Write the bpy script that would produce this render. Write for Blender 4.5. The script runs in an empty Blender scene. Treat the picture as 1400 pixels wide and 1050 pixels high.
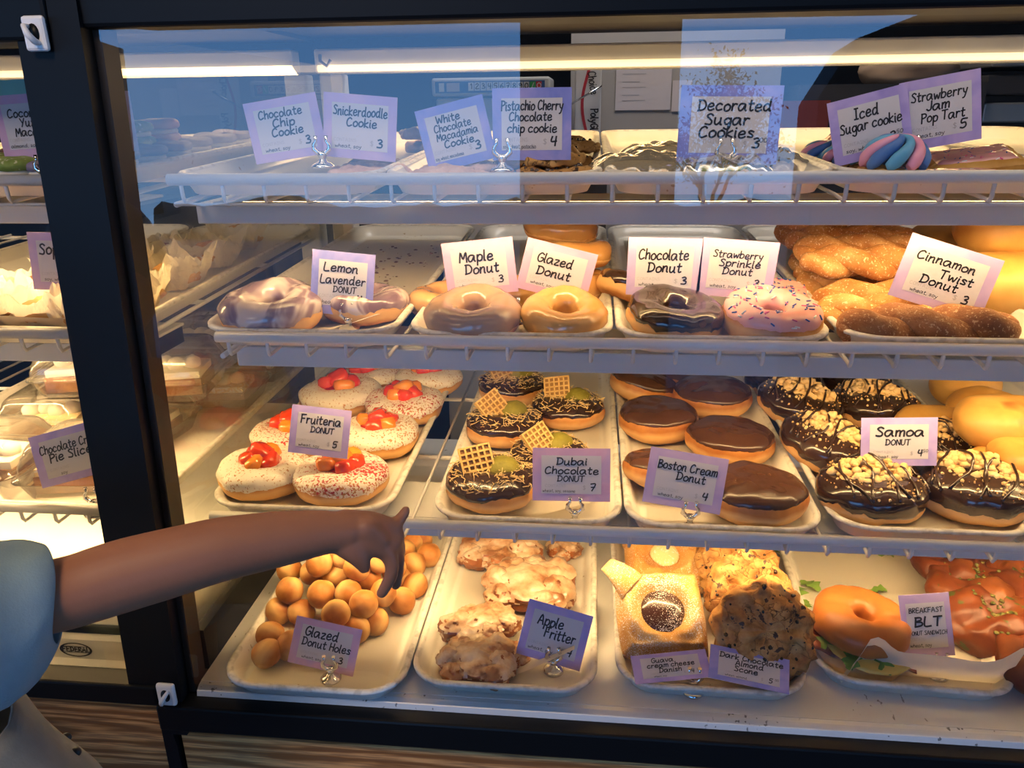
import bpy, bmesh, math, random
from mathutils import Vector, Matrix, Euler, noise
from mathutils.bvhtree import BVHTree

# ------------------------------------------------------------------ camera, sky, big lights
H = 1.45                       # eye height; everything below is measured from the eye, z up
sc = bpy.context.scene
sc.view_settings.view_transform = 'Standard'
sc.view_settings.look = 'None'
sc.view_settings.gamma = 1.0
sc.view_settings.use_curve_mapping = False
sc.view_settings.exposure = 0.18
sc.cycles.use_denoising = True
sc.cycles.max_bounces = 10
sc.cycles.transparent_max_bounces = 24
sc.cycles.sample_clamp_indirect = 6.0

FPX, CX, CY = 1058.0, 700.0, 525.0
RX = Vector((0.99500299, 0.09913803, -0.01186156))     # camera right, up, back in world axes
RU = Vector((-0.02229027, 0.33636117, 0.94146923))
RB = Vector((0.09732517, -0.9365003, 0.33689018))
cam_data = bpy.data.cameras.new('camera')
cam_data.sensor_width = 36.0
cam_data.lens = FPX / 1400.0 * 36.0
cam_data.clip_start = 0.02
cam = bpy.data.objects.new('camera', cam_data)
m = Matrix((RX, RU, RB)).transposed().to_4x4()
m.translation = Vector((0, 0, H))
cam.matrix_world = m
sc.collection.objects.link(cam)
sc.camera = cam

world = bpy.data.worlds.new('evening_sky')
sc.world = world
world.use_nodes = True
wn, wl = world.node_tree.nodes, world.node_tree.links
wn.clear()
wo = wn.new('ShaderNodeOutputWorld'); bg = wn.new('ShaderNodeBackground')
tc = wn.new('ShaderNodeTexCoord'); sep = wn.new('ShaderNodeSeparateXYZ'); rp = wn.new('ShaderNodeValToRGB')
wl.new(tc.outputs['Generated'], sep.inputs[0]); wl.new(sep.outputs['Z'], rp.inputs[0])
rp.color_ramp.elements[0].position = 0.0
rp.color_ramp.elements[0].color = (0.20, 0.46, 0.88, 1)
rp.color_ramp.elements[1].position = 0.35
rp.color_ramp.elements[1].color = (0.10, 0.32, 0.85, 1)
wl.new(rp.outputs[0], bg.inputs[0]); wl.new(bg.outputs[0], wo.inputs[0])
bg.inputs[1].default_value = 4.7

WARM = (1.0, 0.65, 0.28)
def area_lamp(name, loc, sx, sy, power, rot=(0, 0, 0), color=WARM):
    d = bpy.data.lights.new(name, 'AREA')
    d.shape = 'RECTANGLE'; d.size = sx; d.size_y = sy; d.energy = power; d.color = color
    o = bpy.data.objects.new(name, d)
    o.location = (loc[0], loc[1], loc[2] + H); o.rotation_euler = rot
    sc.collection.objects.link(o)
    return o
# fluorescent strips of the case: one behind each shelf's valance, one at the rear header
TILT = {1: math.radians(1.9), 2: math.radians(1.9), 3: math.radians(0.8), 4: 0.0}
ZP = {1: -0.082, 2: -0.242, 3: -0.457, 4: -0.642}       # shelf planes at y = .76
area_lamp('rear_header_lamp', (0.28, 1.350, 0.062), 1.40, 0.03, 2.0, (math.radians(-28), 0, 0))
area_lamp('shelf_lamp_upper', (0.32, 0.826, -0.0972), 1.40, 0.014, 5.2, (math.radians(30), 0, 0))
area_lamp('shelf_lamp_middle', (0.33, 0.826, -0.2572), 1.38, 0.014, 5.9, (math.radians(28), 0, 0))
area_lamp('shelf_lamp_lower', (0.31, 0.826, -0.4722), 1.40, 0.014, 6.2, (math.radians(16), 0, 0))
area_lamp('neighbour_header_lamp', (-1.10, 1.350, 0.062), 1.1, 0.03, 1.6, (math.radians(-28), 0, 0))
area_lamp('neighbour_lamp_upper', (-1.12, 0.832, -0.0985), 1.15, 0.018, 7.5, (math.radians(16), 0, 0))
area_lamp('neighbour_lamp_middle', (-1.12, 0.840, -0.2590), 1.15, 0.020, 9.5, (math.radians(16), 0, 0))
area_lamp('neighbour_lamp_lower', (-1.12, 0.86, -0.475), 1.15, 0.03, 3.0, (math.radians(10), 0, 0))
area_lamp('top_shelf_fill', (0.28, 0.785, 0.068), 1.40, 0.02, 0.50, (0, 0, 0), (1.0, 0.80, 0.60))  # added weak fill that brightens the top-shelf cards from the front, no fixture
area_lamp('arm_wood_fill', (-0.7, -0.45, 1.02), 0.5, 0.5, 21.0, (0, 0, 0), (1.0, 0.74, 0.50))  # unseen fill added to warm the arm and oak panels, stands for outside ambient
area_lamp('shop_lamp', (0.2, 1.75, 0.86), 0.6, 0.3, 7.0, (0, 0, 0), (1.0, 0.9, 0.8))

# ------------------------------------------------------------------ layout helpers
def ray(px, py):
    return RX * (px - CX) + RU * -(py - CY) + RB * -FPX
def at_y(px, py, y):
    d = ray(px, py); return d * (y / d.y)
def at_row(px, py, row, h):
    """point where the sight line meets the plane h above a shelf"""
    d = ray(px, py); k = math.tan(TILT[row])
    t = (ZP[row] + h - 0.76 * k) / (d.z - k * d.y)
    return d * t
def depth_of(p):
    return -(RB.dot(p))
def shelf_z(row, y):
    return ZP[row] + (y - 0.76) * math.tan(TILT[row])
R = math.radians
col = sc.collection

# ------------------------------------------------------------------ mesh builder
class MB:
    def __init__(self):
        self.v = []; self.f = []; self.mi = []; self.mats = []; self.cur = 0; self.sm = []
        self.smooth = True
    def add(self, verts, faces, smooth=None):
        o = len(self.v)
        self.v.extend([tuple(p) for p in verts])
        s = self.smooth if smooth is None else smooth
        for f in faces:
            self.f.append([i + o for i in f]); self.mi.append(self.cur); self.sm.append(s)
    def grid(self, rows, closed_u=False, closed_v=False, smooth=True, flip=False):
        n = len(rows); k = len(rows[0]); fs = []
        for i in range(n if closed_u else n - 1):
            i2 = (i + 1) % n
            for j in range(k if closed_v else k - 1):
                j2 = (j + 1) % k
                q = [i * k + j, i * k + j2, i2 * k + j2, i2 * k + j]
                fs.append(q[::-1] if flip else q)
        self.add([p for r in rows for p in r], fs, smooth)
    def box(self, lo, hi, mtx=None, bevel=0.0):
        x0, y0, z0 = lo; x1, y1, z1 = hi
        b = bevel
        if b <= 0:
            vs = [(x0, y0, z0), (x1, y0, z0), (x1, y1, z0), (x0, y1, z0), (x0, y0, z1), (x1, y0, z1), (x1, y1, z1), (x0, y1, z1)]
            fs = [[3, 2, 1, 0], [4, 5, 6, 7], [0, 1, 5, 4], [1, 2, 6, 5], [2, 3, 7, 6], [3, 0, 4, 7]]
            if mtx: vs = [mtx @ Vector(p) for p in vs]
            self.add(vs, fs, False); return
        bm = bmesh.new()
        bmesh.ops.create_cube(bm, size=1)
        for v in bm.verts:
            v.co = Vector(((x0 + x1) / 2 + v.co.x * (x1 - x0), (y0 + y1) / 2 + v.co.y * (y1 - y0), (z0 + z1) / 2 + v.co.z * (z1 - z0)))
        bmesh.ops.bevel(bm, geom=bm.edges[:], offset=b, segments=2, affect='EDGES', profile=0.5)
        self.from_bm(bm, mtx); bm.free()
    def from_bm(self, bm, mtx=None, smooth=False):
        bm.verts.ensure_lookup_table(); bm.verts.index_update()
        vs = [(mtx @ v.co) if mtx else v.co.copy() for v in bm.verts]
        self.add(vs, [[v.index for v in f.verts] for f in bm.faces], smooth)
    def tube(self, pts, r, n=8, cap=True):
        pts = [Vector(p) for p in pts]
        rs = r if isinstance(r, (list, tuple)) else [r] * len(pts)
        rows = []; up = None
        for i, p in enumerate(pts):
            t = (pts[min(i + 1, len(pts) - 1)] - pts[max(i - 1, 0)])
            t = t.normalized() if t.length > 1e-9 else Vector((0, 0, 1))
            if up is None:
                up = t.orthogonal().normalized()
            else:
                up = (up - t * up.dot(t)); up = up.normalized() if up.length > 1e-6 else t.orthogonal().normalized()
            w = t.cross(up)
            rows.append([p + (up * math.cos(2 * math.pi * k / n) + w * math.sin(2 * math.pi * k / n)) * rs[i] for k in range(n)])
        self.grid(rows, closed_v=True)
        if cap:
            o = len(self.v) - n * len(pts)
            self.f.append([o + k for k in range(n)][::-1]); self.mi.append(self.cur); self.sm.append(False)
            o2 = len(self.v) - n
            self.f.append([o2 + k for k in range(n)]); self.mi.append(self.cur); self.sm.append(False)
    def lathe(self, prof, c=(0, 0, 0), n=24, mtx=None):
        rows = []
        for k in range(n):
            a = 2 * math.pi * k / n
            row = [Vector((c[0] + r * math.cos(a), c[1] + r * math.sin(a), c[2] + z)) for r, z in prof]
            rows.append([mtx @ p for p in row] if mtx else row)
        self.grid(rows, closed_u=True, flip=True)
    def ball(self, c, r, nu=14, nv=9, fn=None, scale=(1, 1, 1)):
        rows = []
        for i in range(nv + 1):
            th = math.pi * i / nv; row = []
            for j in range(nu):
                ph = 2 * math.pi * j / nu
                d = Vector((math.sin(th) * math.cos(ph), math.sin(th) * math.sin(ph), math.cos(th)))
                k = fn(d) if fn else 1.0
                row.append(Vector(c) + Vector((d.x * scale[0], d.y * scale[1], d.z * scale[2])) * r * k)
            rows.append(row)
        self.grid(rows, closed_v=True, flip=True)
    def prism(self, outline, z0, z1, mtx=None):
        n = len(outline)
        vs = [Vector((x, y, z0)) for x, y in outline] + [Vector((x, y, z1)) for x, y in outline]
        if mtx: vs = [mtx @ p for p in vs]
        fs = [list(range(n))[::-1], list(range(n, 2 * n))] + [[i, (i + 1) % n, n + (i + 1) % n, n + i] for i in range(n)]
        self.add(vs, fs, False)
    def build(self, name, mats, parent=None, loc=None):
        me = bpy.data.meshes.new(name)
        me.from_pydata(self.v, [], self.f)
        if not isinstance(mats, (list, tuple)): mats = [mats]
        for mm in mats: me.materials.append(mm)
        me.polygons.foreach_set('material_index', self.mi)
        me.polygons.foreach_set('use_smooth', self.sm)
        me.update(); me.validate()
        o = bpy.data.objects.new(name, me)
        col.objects.link(o)
        if parent is not None: o.parent = parent
        if loc is not None: o.location = loc
        return o

def tag(o, label=None, cat=None, group=None, kind=None):
    if label: o['label'] = label
    if cat: o['category'] = cat
    if group: o['group'] = group
    if kind: o['kind'] = kind
    return o
def thing(name, label, cat, p, rot=(0, 0, 0), group=None):
    o = bpy.data.objects.new(name, None)
    o.empty_display_size = 0.02
    col.objects.link(o)
    o.location = (p[0], p[1], p[2] + H); o.rotation_euler = rot
    return tag(o, label, cat, group)
def copy_tree(o, parent=None):
    c = o.copy(); col.objects.link(c)
    if parent is not None: c.parent = parent
    for ch in list(o.children): copy_tree(ch, c)
    return c
def fnoise(p, s, seed=0.0, octv=1):
    v = 0; a = 1.0; q = Vector(p) * s + Vector((seed * 7.31, seed * 3.17, seed * 1.73))
    for _ in range(octv):
        v += a * noise.noise(q); q = q * 2.03; a *= 0.5
    return v

# ------------------------------------------------------------------ materials
MATS = {}
def base_mat(name):
    mt = bpy.data.materials.new(name); mt.use_nodes = True
    nt = mt.node_tree; b = nt.nodes.get('Principled BSDF')
    MATS[name] = mt
    return mt, nt, b
def simple(name, c, rough=0.5, metal=0.0, spec=0.5, coat=0.0, emit=None, emit_s=0.0, sss=0.0):
    mt, nt, b = base_mat(name)
    b.inputs['Base Color'].default_value = (*c, 1); b.inputs['Roughness'].default_value = rough
    b.inputs['Metallic'].default_value = metal; b.inputs['Specular IOR Level'].default_value = spec
    b.inputs['Coat Weight'].default_value = coat
    if sss:
        b.inputs['Subsurface Weight'].default_value = sss
        b.inputs['Subsurface Radius'].default_value = (0.01, 0.005, 0.003)
        b.inputs['Subsurface Scale'].default_value = 0.6
    if emit:
        b.inputs['Emission Color'].default_value = (*emit, 1); b.inputs['Emission Strength'].default_value = emit_s
    return mt
def tex_coord(nt, kind='Object', scale=None, obj_random=False):
    t = nt.nodes.new('ShaderNodeTexCoord'); out = t.outputs[kind]
    if obj_random:
        oi = nt.nodes.new('ShaderNodeObjectInfo'); va = nt.nodes.new('ShaderNodeVectorMath'); va.operation = 'ADD'
        sc_ = nt.nodes.new('ShaderNodeMath'); sc_.operation = 'MULTIPLY'; sc_.inputs[1].default_value = 13.7
        nt.links.new(oi.outputs['Random'], sc_.inputs[0])
        nt.links.new(out, va.inputs[0]); nt.links.new(sc_.outputs[0], va.inputs[1]); out = va.outputs[0]
    if scale:
        mp = nt.nodes.new('ShaderNodeMapping'); mp.inputs['Scale'].default_value = scale
        nt.links.new(out, mp.inputs[0]); out = mp.outputs[0]
    return out
def noise_node(nt, vec, scale, detail=3.0, rough=0.55, dist=0.0):
    n = nt.nodes.new('ShaderNodeTexNoise'); n.inputs['Scale'].default_value = scale
    n.inputs['Detail'].default_value = detail; n.inputs['Roughness'].default_value = rough
    n.inputs['Distortion'].default_value = dist
    nt.links.new(vec, n.inputs['Vector']); return n.outputs['Fac']
def ramp(nt, fac, stops):
    r = nt.nodes.new('ShaderNodeValToRGB'); e = r.color_ramp.elements
    while len(e) < len(stops): e.new(0.5)
    for el, (p, c) in zip(e, stops):
        el.position = p; el.color = (*c, 1) if len(c) == 3 else c
    nt.links.new(fac, r.inputs[0]); return r.outputs[0]
def mixc(nt, fac, a, b):
    m_ = nt.nodes.new('ShaderNodeMix'); m_.data_type = 'RGBA'
    for s, v in ((m_.inputs[0], fac), (m_.inputs[6], a), (m_.inputs[7], b)):
        if isinstance(v, (tuple, list)): s.default_value = (*v, 1)
        elif isinstance(v, (int, float)): s.default_value = v
        else: nt.links.new(v, s)
    return m_.outputs[2]
def bump(nt, b, h, strength=0.3, dist=0.002):
    n = nt.nodes.new('ShaderNodeBump'); n.inputs['Strength'].default_value = strength; n.inputs['Distance'].default_value = dist
    nt.links.new(h, n.inputs['Height']); nt.links.new(n.outputs[0], b.inputs['Normal'])
def noisy(name, stops, scale=20, rough=0.5, detail=4, bump_scale=None, bump_s=0.3, bump_d=0.002, coat=0.0, spec=0.4, coord='Object', stretch=None, dist=0.0, rnd=True, specks=None, sss=0.0, metal=0.0):
    """ramp over noise; specks = list of (scale, threshold, width, colour, mask_scale or None)"""
    mt, nt, b = base_mat(name)
    vec = tex_coord(nt, coord, stretch, rnd)
    c = ramp(nt, noise_node(nt, vec, scale, detail, dist=dist), stops)
    for (s, th, wd, cc, ms) in (specks or []):
        f = noise_node(nt, vec, s, 2.0)
        if ms:
            mm = noise_node(nt, vec, ms, 1.0)
            ad = nt.nodes.new('ShaderNodeMath'); ad.operation = 'MULTIPLY_ADD'; ad.inputs[1].default_value = 0.45; ad.inputs[2].default_value = -0.22
            nt.links.new(mm, ad.inputs[0])
            a2 = nt.nodes.new('ShaderNodeMath'); a2.operation = 'ADD'
            nt.links.new(f, a2.inputs[0]); nt.links.new(ad.outputs[0], a2.inputs[1]); f = a2.outputs[0]
        k = ramp(nt, f, [(th, (0, 0, 0)), (min(1, th + wd), (1, 1, 1))])
        c = mixc(nt, k, c, cc)
    nt.links.new(c, b.inputs['Base Color'])
    b.inputs['Roughness'].default_value = rough; b.inputs['Coat Weight'].default_value = coat
    b.inputs['Specular IOR Level'].default_value = spec; b.inputs['Coat Roughness'].default_value = 0.08
    b.inputs['Metallic'].default_value = metal
    if sss:
        b.inputs['Subsurface Weight'].default_value = sss; b.inputs['Subsurface Radius'].default_value = (0.01, 0.005, 0.002)
    if bump_scale: bump(nt, b, noise_node(nt, vec, bump_scale, 4.0), bump_s, bump_d)
    return mt
def dough_mat(name, hi, lo, pale, z0, z1, zw=0.006, band=1.0, zoff=0.0):
    """fried dough: golden with a paler ring around the waist between z0 and z1"""
    mt, nt, b = base_mat(name)
    vec = tex_coord(nt, 'Object', None, True)
    c = ramp(nt, noise_node(nt, vec, 38, 4.0), [(0.32, lo), (0.68, hi)])
    raw = nt.nodes.new('ShaderNodeTexCoord'); sp = nt.nodes.new('ShaderNodeSeparateXYZ'); nt.links.new(raw.outputs['Object'], sp.inputs[0])
    wob = noise_node(nt, vec, 30, 2.0)
    ad = nt.nodes.new('ShaderNodeMath'); ad.operation = 'MULTIPLY_ADD'; ad.inputs[1].default_value = 0.012; nt.links.new(wob, ad.inputs[0]); nt.links.new(sp.outputs['Z'], ad.inputs[2])
    mr = nt.nodes.new('ShaderNodeMapRange'); mr.inputs['From Min'].default_value = -zoff; mr.inputs['From Max'].default_value = 0.06 - zoff
    nt.links.new(ad.outputs[0], mr.inputs['Value'])
    a0, a1 = (z0 + 0.006 + zoff) / 0.06, (z1 + 0.006 + zoff) / 0.06; w = zw / 0.06
    k = ramp(nt, mr.outputs[0], [(max(0, a0 - w), (0, 0, 0)), (a0, (band,) * 3), (a1, (band,) * 3), (min(1, a1 + w), (0, 0, 0))])
    c = mixc(nt, k, c, pale)
    nt.links.new(c, b.inputs['Base Color']); b.inputs['Roughness'].default_value = 0.48; b.inputs['Specular IOR Level'].default_value = 0.35
    bump(nt, b, noise_node(nt, vec, 180, 4.0), 0.18, 0.0015)
    return mt

simple('black_frame', (0.004, 0.005, 0.007), 0.45, spec=.20)
simple('gasket', (0.030, 0.024, 0.022), 0.6)
noisy('white_metal', [(0.3, (0.68, 0.68, 0.66)), (0.7, (0.76, 0.76, 0.74))], 8, 0.42)
simple('white_wire', (0.74, 0.74, 0.74), 0.32)
noisy('valance_paint', [(0.3, (0.62, 0.62, 0.62)), (0.7, (0.68, 0.68, 0.68))], 6, 0.45)
simple('white_plastic', (0.82, 0.82, 0.84), 0.35)
noisy('deck_steel', [(0.3, (0.66, 0.66, 0.64)), (0.7, (0.78, 0.78, 0.76))], 7, 0.32, 5, specks=[(150, 0.72, 0.04, (0.30, 0.28, 0.26), 6)], rnd=False, stretch=(1, 0.5, 1))
noisy('sill_steel', [(0.3, (0.66, 0.66, 0.66)), (0.7, (0.76, 0.76, 0.76))], 9, 0.30, metal=0.15, rnd=False, specks=[(130, 0.70, 0.04, (0.2, 0.2, 0.2), 8)])
simple('chrome', (0.72, 0.72, 0.74), 0.14, 1.0)
noisy('tray_white', [(0.35, (0.80, 0.77, 0.70)), (0.65, (0.86, 0.84, 0.78))], 5, 0.28, specks=[(120, 0.74, 0.04, (0.55, 0.45, 0.33), 9)])
noisy('tray_rim', [(0.36, (0.54, 0.52, 0.48)), (0.52, (0.76, 0.74, 0.69))], 90, 0.35)
noisy('parchment', [(0.3, (0.80, 0.76, 0.68)), (0.7, (0.88, 0.85, 0.78))], 12, 0.55, bump_scale=25, bump_s=0.2)
def thin_paper(name, k):
    nt = MATS[name].node_tree; out = [n for n in nt.nodes if n.type == 'OUTPUT_MATERIAL'][0]
    tl = nt.nodes.new('ShaderNodeBsdfTranslucent'); tl.inputs[0].default_value = (.86, .80, .68, 1); mx = nt.nodes.new('ShaderNodeMixShader'); mx.inputs[0].default_value = k
    nt.links.new(nt.nodes['Principled BSDF'].outputs[0], mx.inputs[1]); nt.links.new(tl.outputs[0], mx.inputs[2]); nt.links.new(mx.outputs[0], out.inputs[0])
thin_paper('parchment', .45)
simple('lamp_glow', (1, 0.9, 0.7), 0.4, emit=(1.0, 0.70, 0.36), emit_s=1.6)
simple('ink', (0.012, 0.011, 0.016), 0.5)
simple('print_grey', (0.42, 0.41, 0.44), 0.6)
simple('card_white', (0.60, 0.58, 0.62), 0.5)
def card_mat(name, stops):
    return noisy(name, stops, 22, 0.45, 3, dist=0.6)
card_mat('card_violet', [(0.25, (0.30, 0.24, 0.62)), (0.5, (0.44, 0.36, 0.72)), (0.75, (0.58, 0.44, 0.74))])
card_mat('card_blue', [(0.25, (0.16, 0.20, 0.62)), (0.5, (0.26, 0.28, 0.70)), (0.75, (0.46, 0.38, 0.74))])
card_mat('card_pink', [(0.25, (0.58, 0.32, 0.54)), (0.5, (0.64, 0.40, 0.60)), (0.75, (0.46, 0.36, 0.64))])
card_mat('card_lilac', [(0.25, (0.40, 0.32, 0.64)), (0.5, (0.52, 0.40, 0.66)), (0.75, (0.62, 0.46, 0.68))])

def glass_mat(name, gain, tint=(1, 1, 1), rough=0.0, body=0.0):
    mt = bpy.data.materials.new(name); mt.use_nodes = True; nt = mt.node_tree; nt.nodes.clear(); MATS[name] = mt
    out = nt.nodes.new('ShaderNodeOutputMaterial'); tr = nt.nodes.new('ShaderNodeBsdfTransparent'); gl = nt.nodes.new('ShaderNodeBsdfGlossy')
    tr.inputs[0].default_value = (*tint, 1); gl.inputs['Roughness'].default_value = rough
    fr = nt.nodes.new('ShaderNodeFresnel'); fr.inputs[0].default_value = 1.5
    ml = nt.nodes.new('ShaderNodeMath'); ml.operation = 'MULTIPLY'; ml.inputs[1].default_value = gain; ml.use_clamp = True
    mx = nt.nodes.new('ShaderNodeMixShader')
    nt.links.new(fr.outputs[0], ml.inputs[0]); nt.links.new(ml.outputs[0], mx.inputs[0])
    nt.links.new(tr.outputs[0], mx.inputs[1]); nt.links.new(gl.outputs[0], mx.inputs[2])
    s = mx.outputs[0]
    if body:
        df = nt.nodes.new('ShaderNodeBsdfDiffuse'); df.inputs[0].default_value = (0.8, 0.74, 0.6, 1)
        m2 = nt.nodes.new('ShaderNodeMixShader'); m2.inputs[0].default_value = body
        nt.links.new(s, m2.inputs[1]); nt.links.new(df.outputs[0], m2.inputs[2]); s = m2.outputs[0]
    nt.links.new(s, out.inputs[0]); return mt
glass_mat('front_glass', 1.9)
glass_mat('end_glass', 1.2, (0.90, 0.90, 0.82), body=0.05)
glass_mat('clear_plastic', 2.0, (1.0, 0.99, 0.97), 0.10, body=0.10)
glass_mat('cello_bag', 0.8, (0.98, 0.98, 0.95), 0.12, body=0.16)

def wood_mat():
    mt, nt, b = base_mat('oak_laminate')
    vec = tex_coord(nt, 'Object', (0.55, 1.0, 6.0))
    n1 = noise_node(nt, vec, 3.0, 2.0, dist=0.8)
    w = nt.nodes.new('ShaderNodeTexWave'); w.wave_type = 'BANDS'; w.bands_direction = 'Z'; w.inputs['Scale'].default_value = 3.4
    w.inputs['Distortion'].default_value = 13.0; w.inputs['Detail'].default_value = 4.7; w.inputs['Detail Scale'].default_value = 1.3
    nt.links.new(vec, w.inputs['Vector'])
    vec2 = tex_coord(nt, 'Object', (6, 1, 160))
    fine = noise_node(nt, vec2, 3.0, 3.0)
    c = ramp(nt, w.outputs['Fac'], [(0.15, (0.74, 0.36, 0.13)), (0.55, (0.58, 0.25, 0.08)), (0.9, (0.26, 0.10, 0.03))])
    k = ramp(nt, fine, [(0.42, (0, 0, 0)), (0.66, (0.85, 0.85, 0.85))])
    c = mixc(nt, k, c, (0.24, 0.11, 0.05))
    nt.links.new(c, b.inputs['Base Color']); b.inputs['Roughness'].default_value = 0.55; b.inputs['Specular IOR Level'].default_value = 0.15
    return mt
wood_mat()
# ------------------------------------------------------------------ handwriting: own single-stroke alphabet
GL = {
'a': '4 3.4,3 4,1 3.8,0 2,.8 .1,2.4 .4,4 3.2,4 1,4.8 0', 'b': '.3 6.6,.3 0;.3 2.4,1.6 3.9,3.4 3.4,3.8 1.8,2.6 .1,.9 .2,.3 1', 'c': '3.6 3.3,2.2 4,.6 3,.3 1.3,1.5 0,3.8 .6',
'd': '3.6 3.3,2 4,.4 2.6,.6 .5,2 0,3.7 1.6;3.8 6.6,3.7 .6,4.5 0', 'e': '.4 1.9,3.4 2.4,3.2 3.8,1.6 4,.4 2.4,.8 .4,2.4 0,4 .8', 'f': '3.2 6,2.2 6.6,1.4 5.6,1.3 0;.2 3.6,3 3.8',
'g': '3.6 3.3,2 4,.4 2.6,1 .6,2.4 .5,3.7 2;3.8 4,3.6 -1.4,2.2 -2.6,.5 -1.8', 'h': '.3 6.6,.3 0;.3 2.2,1.6 3.8,3 3.6,3.3 0', 'i': '.5 3.8,.5 .4,1 0;.5 5.2,.6 5.5',
'j': '1.4 3.8,1.3 -1.6,.2 -2.4;1.5 5.3,1.6 5.6', 'k': '.3 6.6,.3 0;3.2 3.9,.4 1.8,3.5 0', 'l': '.4 6.6,.4 .6,1.2 0', 'm': '.3 4,.3 0;.3 2.4,1.4 3.9,2.4 3.6,2.5 0;2.5 2.4,3.6 3.9,4.7 3.5,4.8 0',
'n': '.3 4,.3 0;.3 2.3,1.6 3.9,2.9 3.6,3.1 .4,3.7 0', 'o': '2 4,.4 2.8,.6 .6,2 0,3.6 1,3.7 3,2 4,2.6 3.9', 'p': '.4 4,.4 -2.6;.4 2.4,1.8 4,3.6 3.2,3.4 .8,1.8 0,.5 .8',
'q': '3.6 3.4,2 4,.4 2.4,1.2 .3,3.6 1.6;3.8 4,3.8 -2.4,4.6 -1.8', 'r': '.4 4,.4 0;.4 2.2,1.6 3.8,3 3.6', 's': '3.2 3.4,1.6 4,.6 3.1,2.8 1.4,2.6 .3,.3 .4', 't': '1.4 6,1.3 .8,2.2 0,3 .5;.1 4,3 4.2',
'u': '.3 4,.4 1,1.6 0,3.2 1.6;3.4 4,3.4 .6,4.2 0', 'v': '.2 4,1.8 0,3.5 4', 'w': '.2 4,1.2 0,2.5 3.2,3.8 0,5 4', 'x': '.3 4,3.4 0;3.4 4,.2 0', 'y': '.3 4,1 1.6,2.4 1.2;3.6 4,1.8 -1.6,.2 -2.5', 'z': '.4 3.8,3.4 3.8,.4 .2,3.6 .2',
'A': '.2 0,2.2 6.5,4.6 0;1 2.4,3.8 2.4', 'B': '.5 6.5,.5 0;.2 6.3,3 6.2,3.4 4.6,.8 3.4,3.8 3,4 .9,.4 0', 'C': '4.2 5.6,2.8 6.5,.8 5,.4 2,1.8 0,4.6 1', 'D': '.8 6.4,.8 0;.1 6.2,3.2 6,4.8 3.6,3.8 .9,.3 0', 'E': '4 6.4,.6 6.4,.6 0,4.2 0;.6 3.4,3.4 3.4',
'F': '.6 6.4,.6 0;.2 6.4,4.4 6.5;.6 3.4,3.4 3.5', 'G': '4.4 5.6,2.6 6.5,.7 4.8,.5 1.8,2.2 0,4.4 1.2,4.4 3,2.8 3', 'H': '.5 6.4,.5 0;4 6.4,4 0;.5 3.2,4 3.2', 'I': '.4 6.4,3 6.4;1.7 6.4,1.7 0;.3 0,3.2 0', 'J': '3.2 6.4,3.1 1.2,1.6 0,.3 1', 'K': '.5 6.4,.5 0;4 6.4,.6 2.8,4.2 0',
'L': '.6 6.5,.5 .2,4 0', 'M': '.3 0,.9 6.4,2.7 2,4.6 6.4,5.2 0', 'N': '.5 0,.5 6.4,4 0,4 6.4', 'O': '2.4 6.4,.5 4.4,.7 1.4,2.4 0,4.4 1.8,4.4 4.6,2.4 6.4', 'P': '.6 6.4,.6 -.4;.2 6.2,3.4 6,3.8 4,.7 2.8', 'Q': '2.4 6.4,.5 4.4,.7 1.4,2.4 0,4.4 1.8,4.4 4.6,2.4 6.4;2.8 1.6,4.6 -.6',
'R': '.5 6.4,.5 0;.3 6.3,3.4 6,3.4 4,.7 3.2,4 0', 'S': '4 5.6,2.4 6.5,.8 5.2,3.6 2.4,3 .3,.3 .6', 'T': '.1 6.3,4.6 6.5;2.4 6.4,2.3 0', 'U': '.4 6.4,.6 1.2,2.2 0,3.9 1.4,4 6.4', 'V': '.2 6.4,2.2 0,4.4 6.4', 'W': '.2 6.4,1.4 0,3 4.6,4.6 0,6 6.4', 'X': '.3 6.4,4.2 0;4.2 6.4,.2 0', 'Y': '.2 6.4,2.2 3.2;4.3 6.4,1.6 0', 'Z': '.4 6.3,4 6.4,.3 .1,4.3 0',
'0': '2 6.2,.4 4.4,.5 1.4,2 0,3.6 1.6,3.5 4.8,2 6.2', '1': '.4 5,1.6 6.4,1.6 0', '2': '.5 5,2 6.4,3.6 5,.3 .1,4 .1', '3': '.5 5.8,2.2 6.4,3.2 4.8,1.4 3.4,3.5 2.6,3 .4,.3 .4', '4': '.9 6.4,.5 3,3.6 3.2;3.2 6.4,3 0', '5': '3.8 6.4,.9 6.3,.7 3.6,2.8 3.8,3.4 1.4,2 0,.3 .5', '6': '3.2 6.2,1 4,.5 1.4,2 0,3.6 1.4,2.4 3.2,.6 2', '7': '.3 6.3,3.8 6.4,1.6 0;.8 3.2,3.4 3.4', '8': '2 3.4,.6 4.8,2 6.3,3.4 4.8,.5 1.4,2 0,3.6 1.6,2 3.4', '9': '3.4 4.6,2 6.3,.5 4.8,1.6 3.2,3.4 4.6,3 0',
'$': '3.4 4.8,2 5.4,.7 4.4,3.2 2.2,2.2 .7,.4 1.2;2 6.2,1.9 -.2', ',': '.7 .4,.3 -1.2', '.': '.4 0,.7 .3', ':': '.4 .2,.6 .5;.4 3,.6 3.3', '/': '.2 -.4,2.6 6.4', '-': '.3 2.4,2.6 2.4', '+': '.3 2.6,3.4 2.6;1.8 4.2,1.8 1',
}
GLP = {}
for ch, s in GL.items():
    st = [[tuple(float(t) for t in q.split()) for q in part.split(',')] for part in s.split(';')]
    GLP[ch] = (st, max(x for q in st for x, _ in q))
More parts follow.
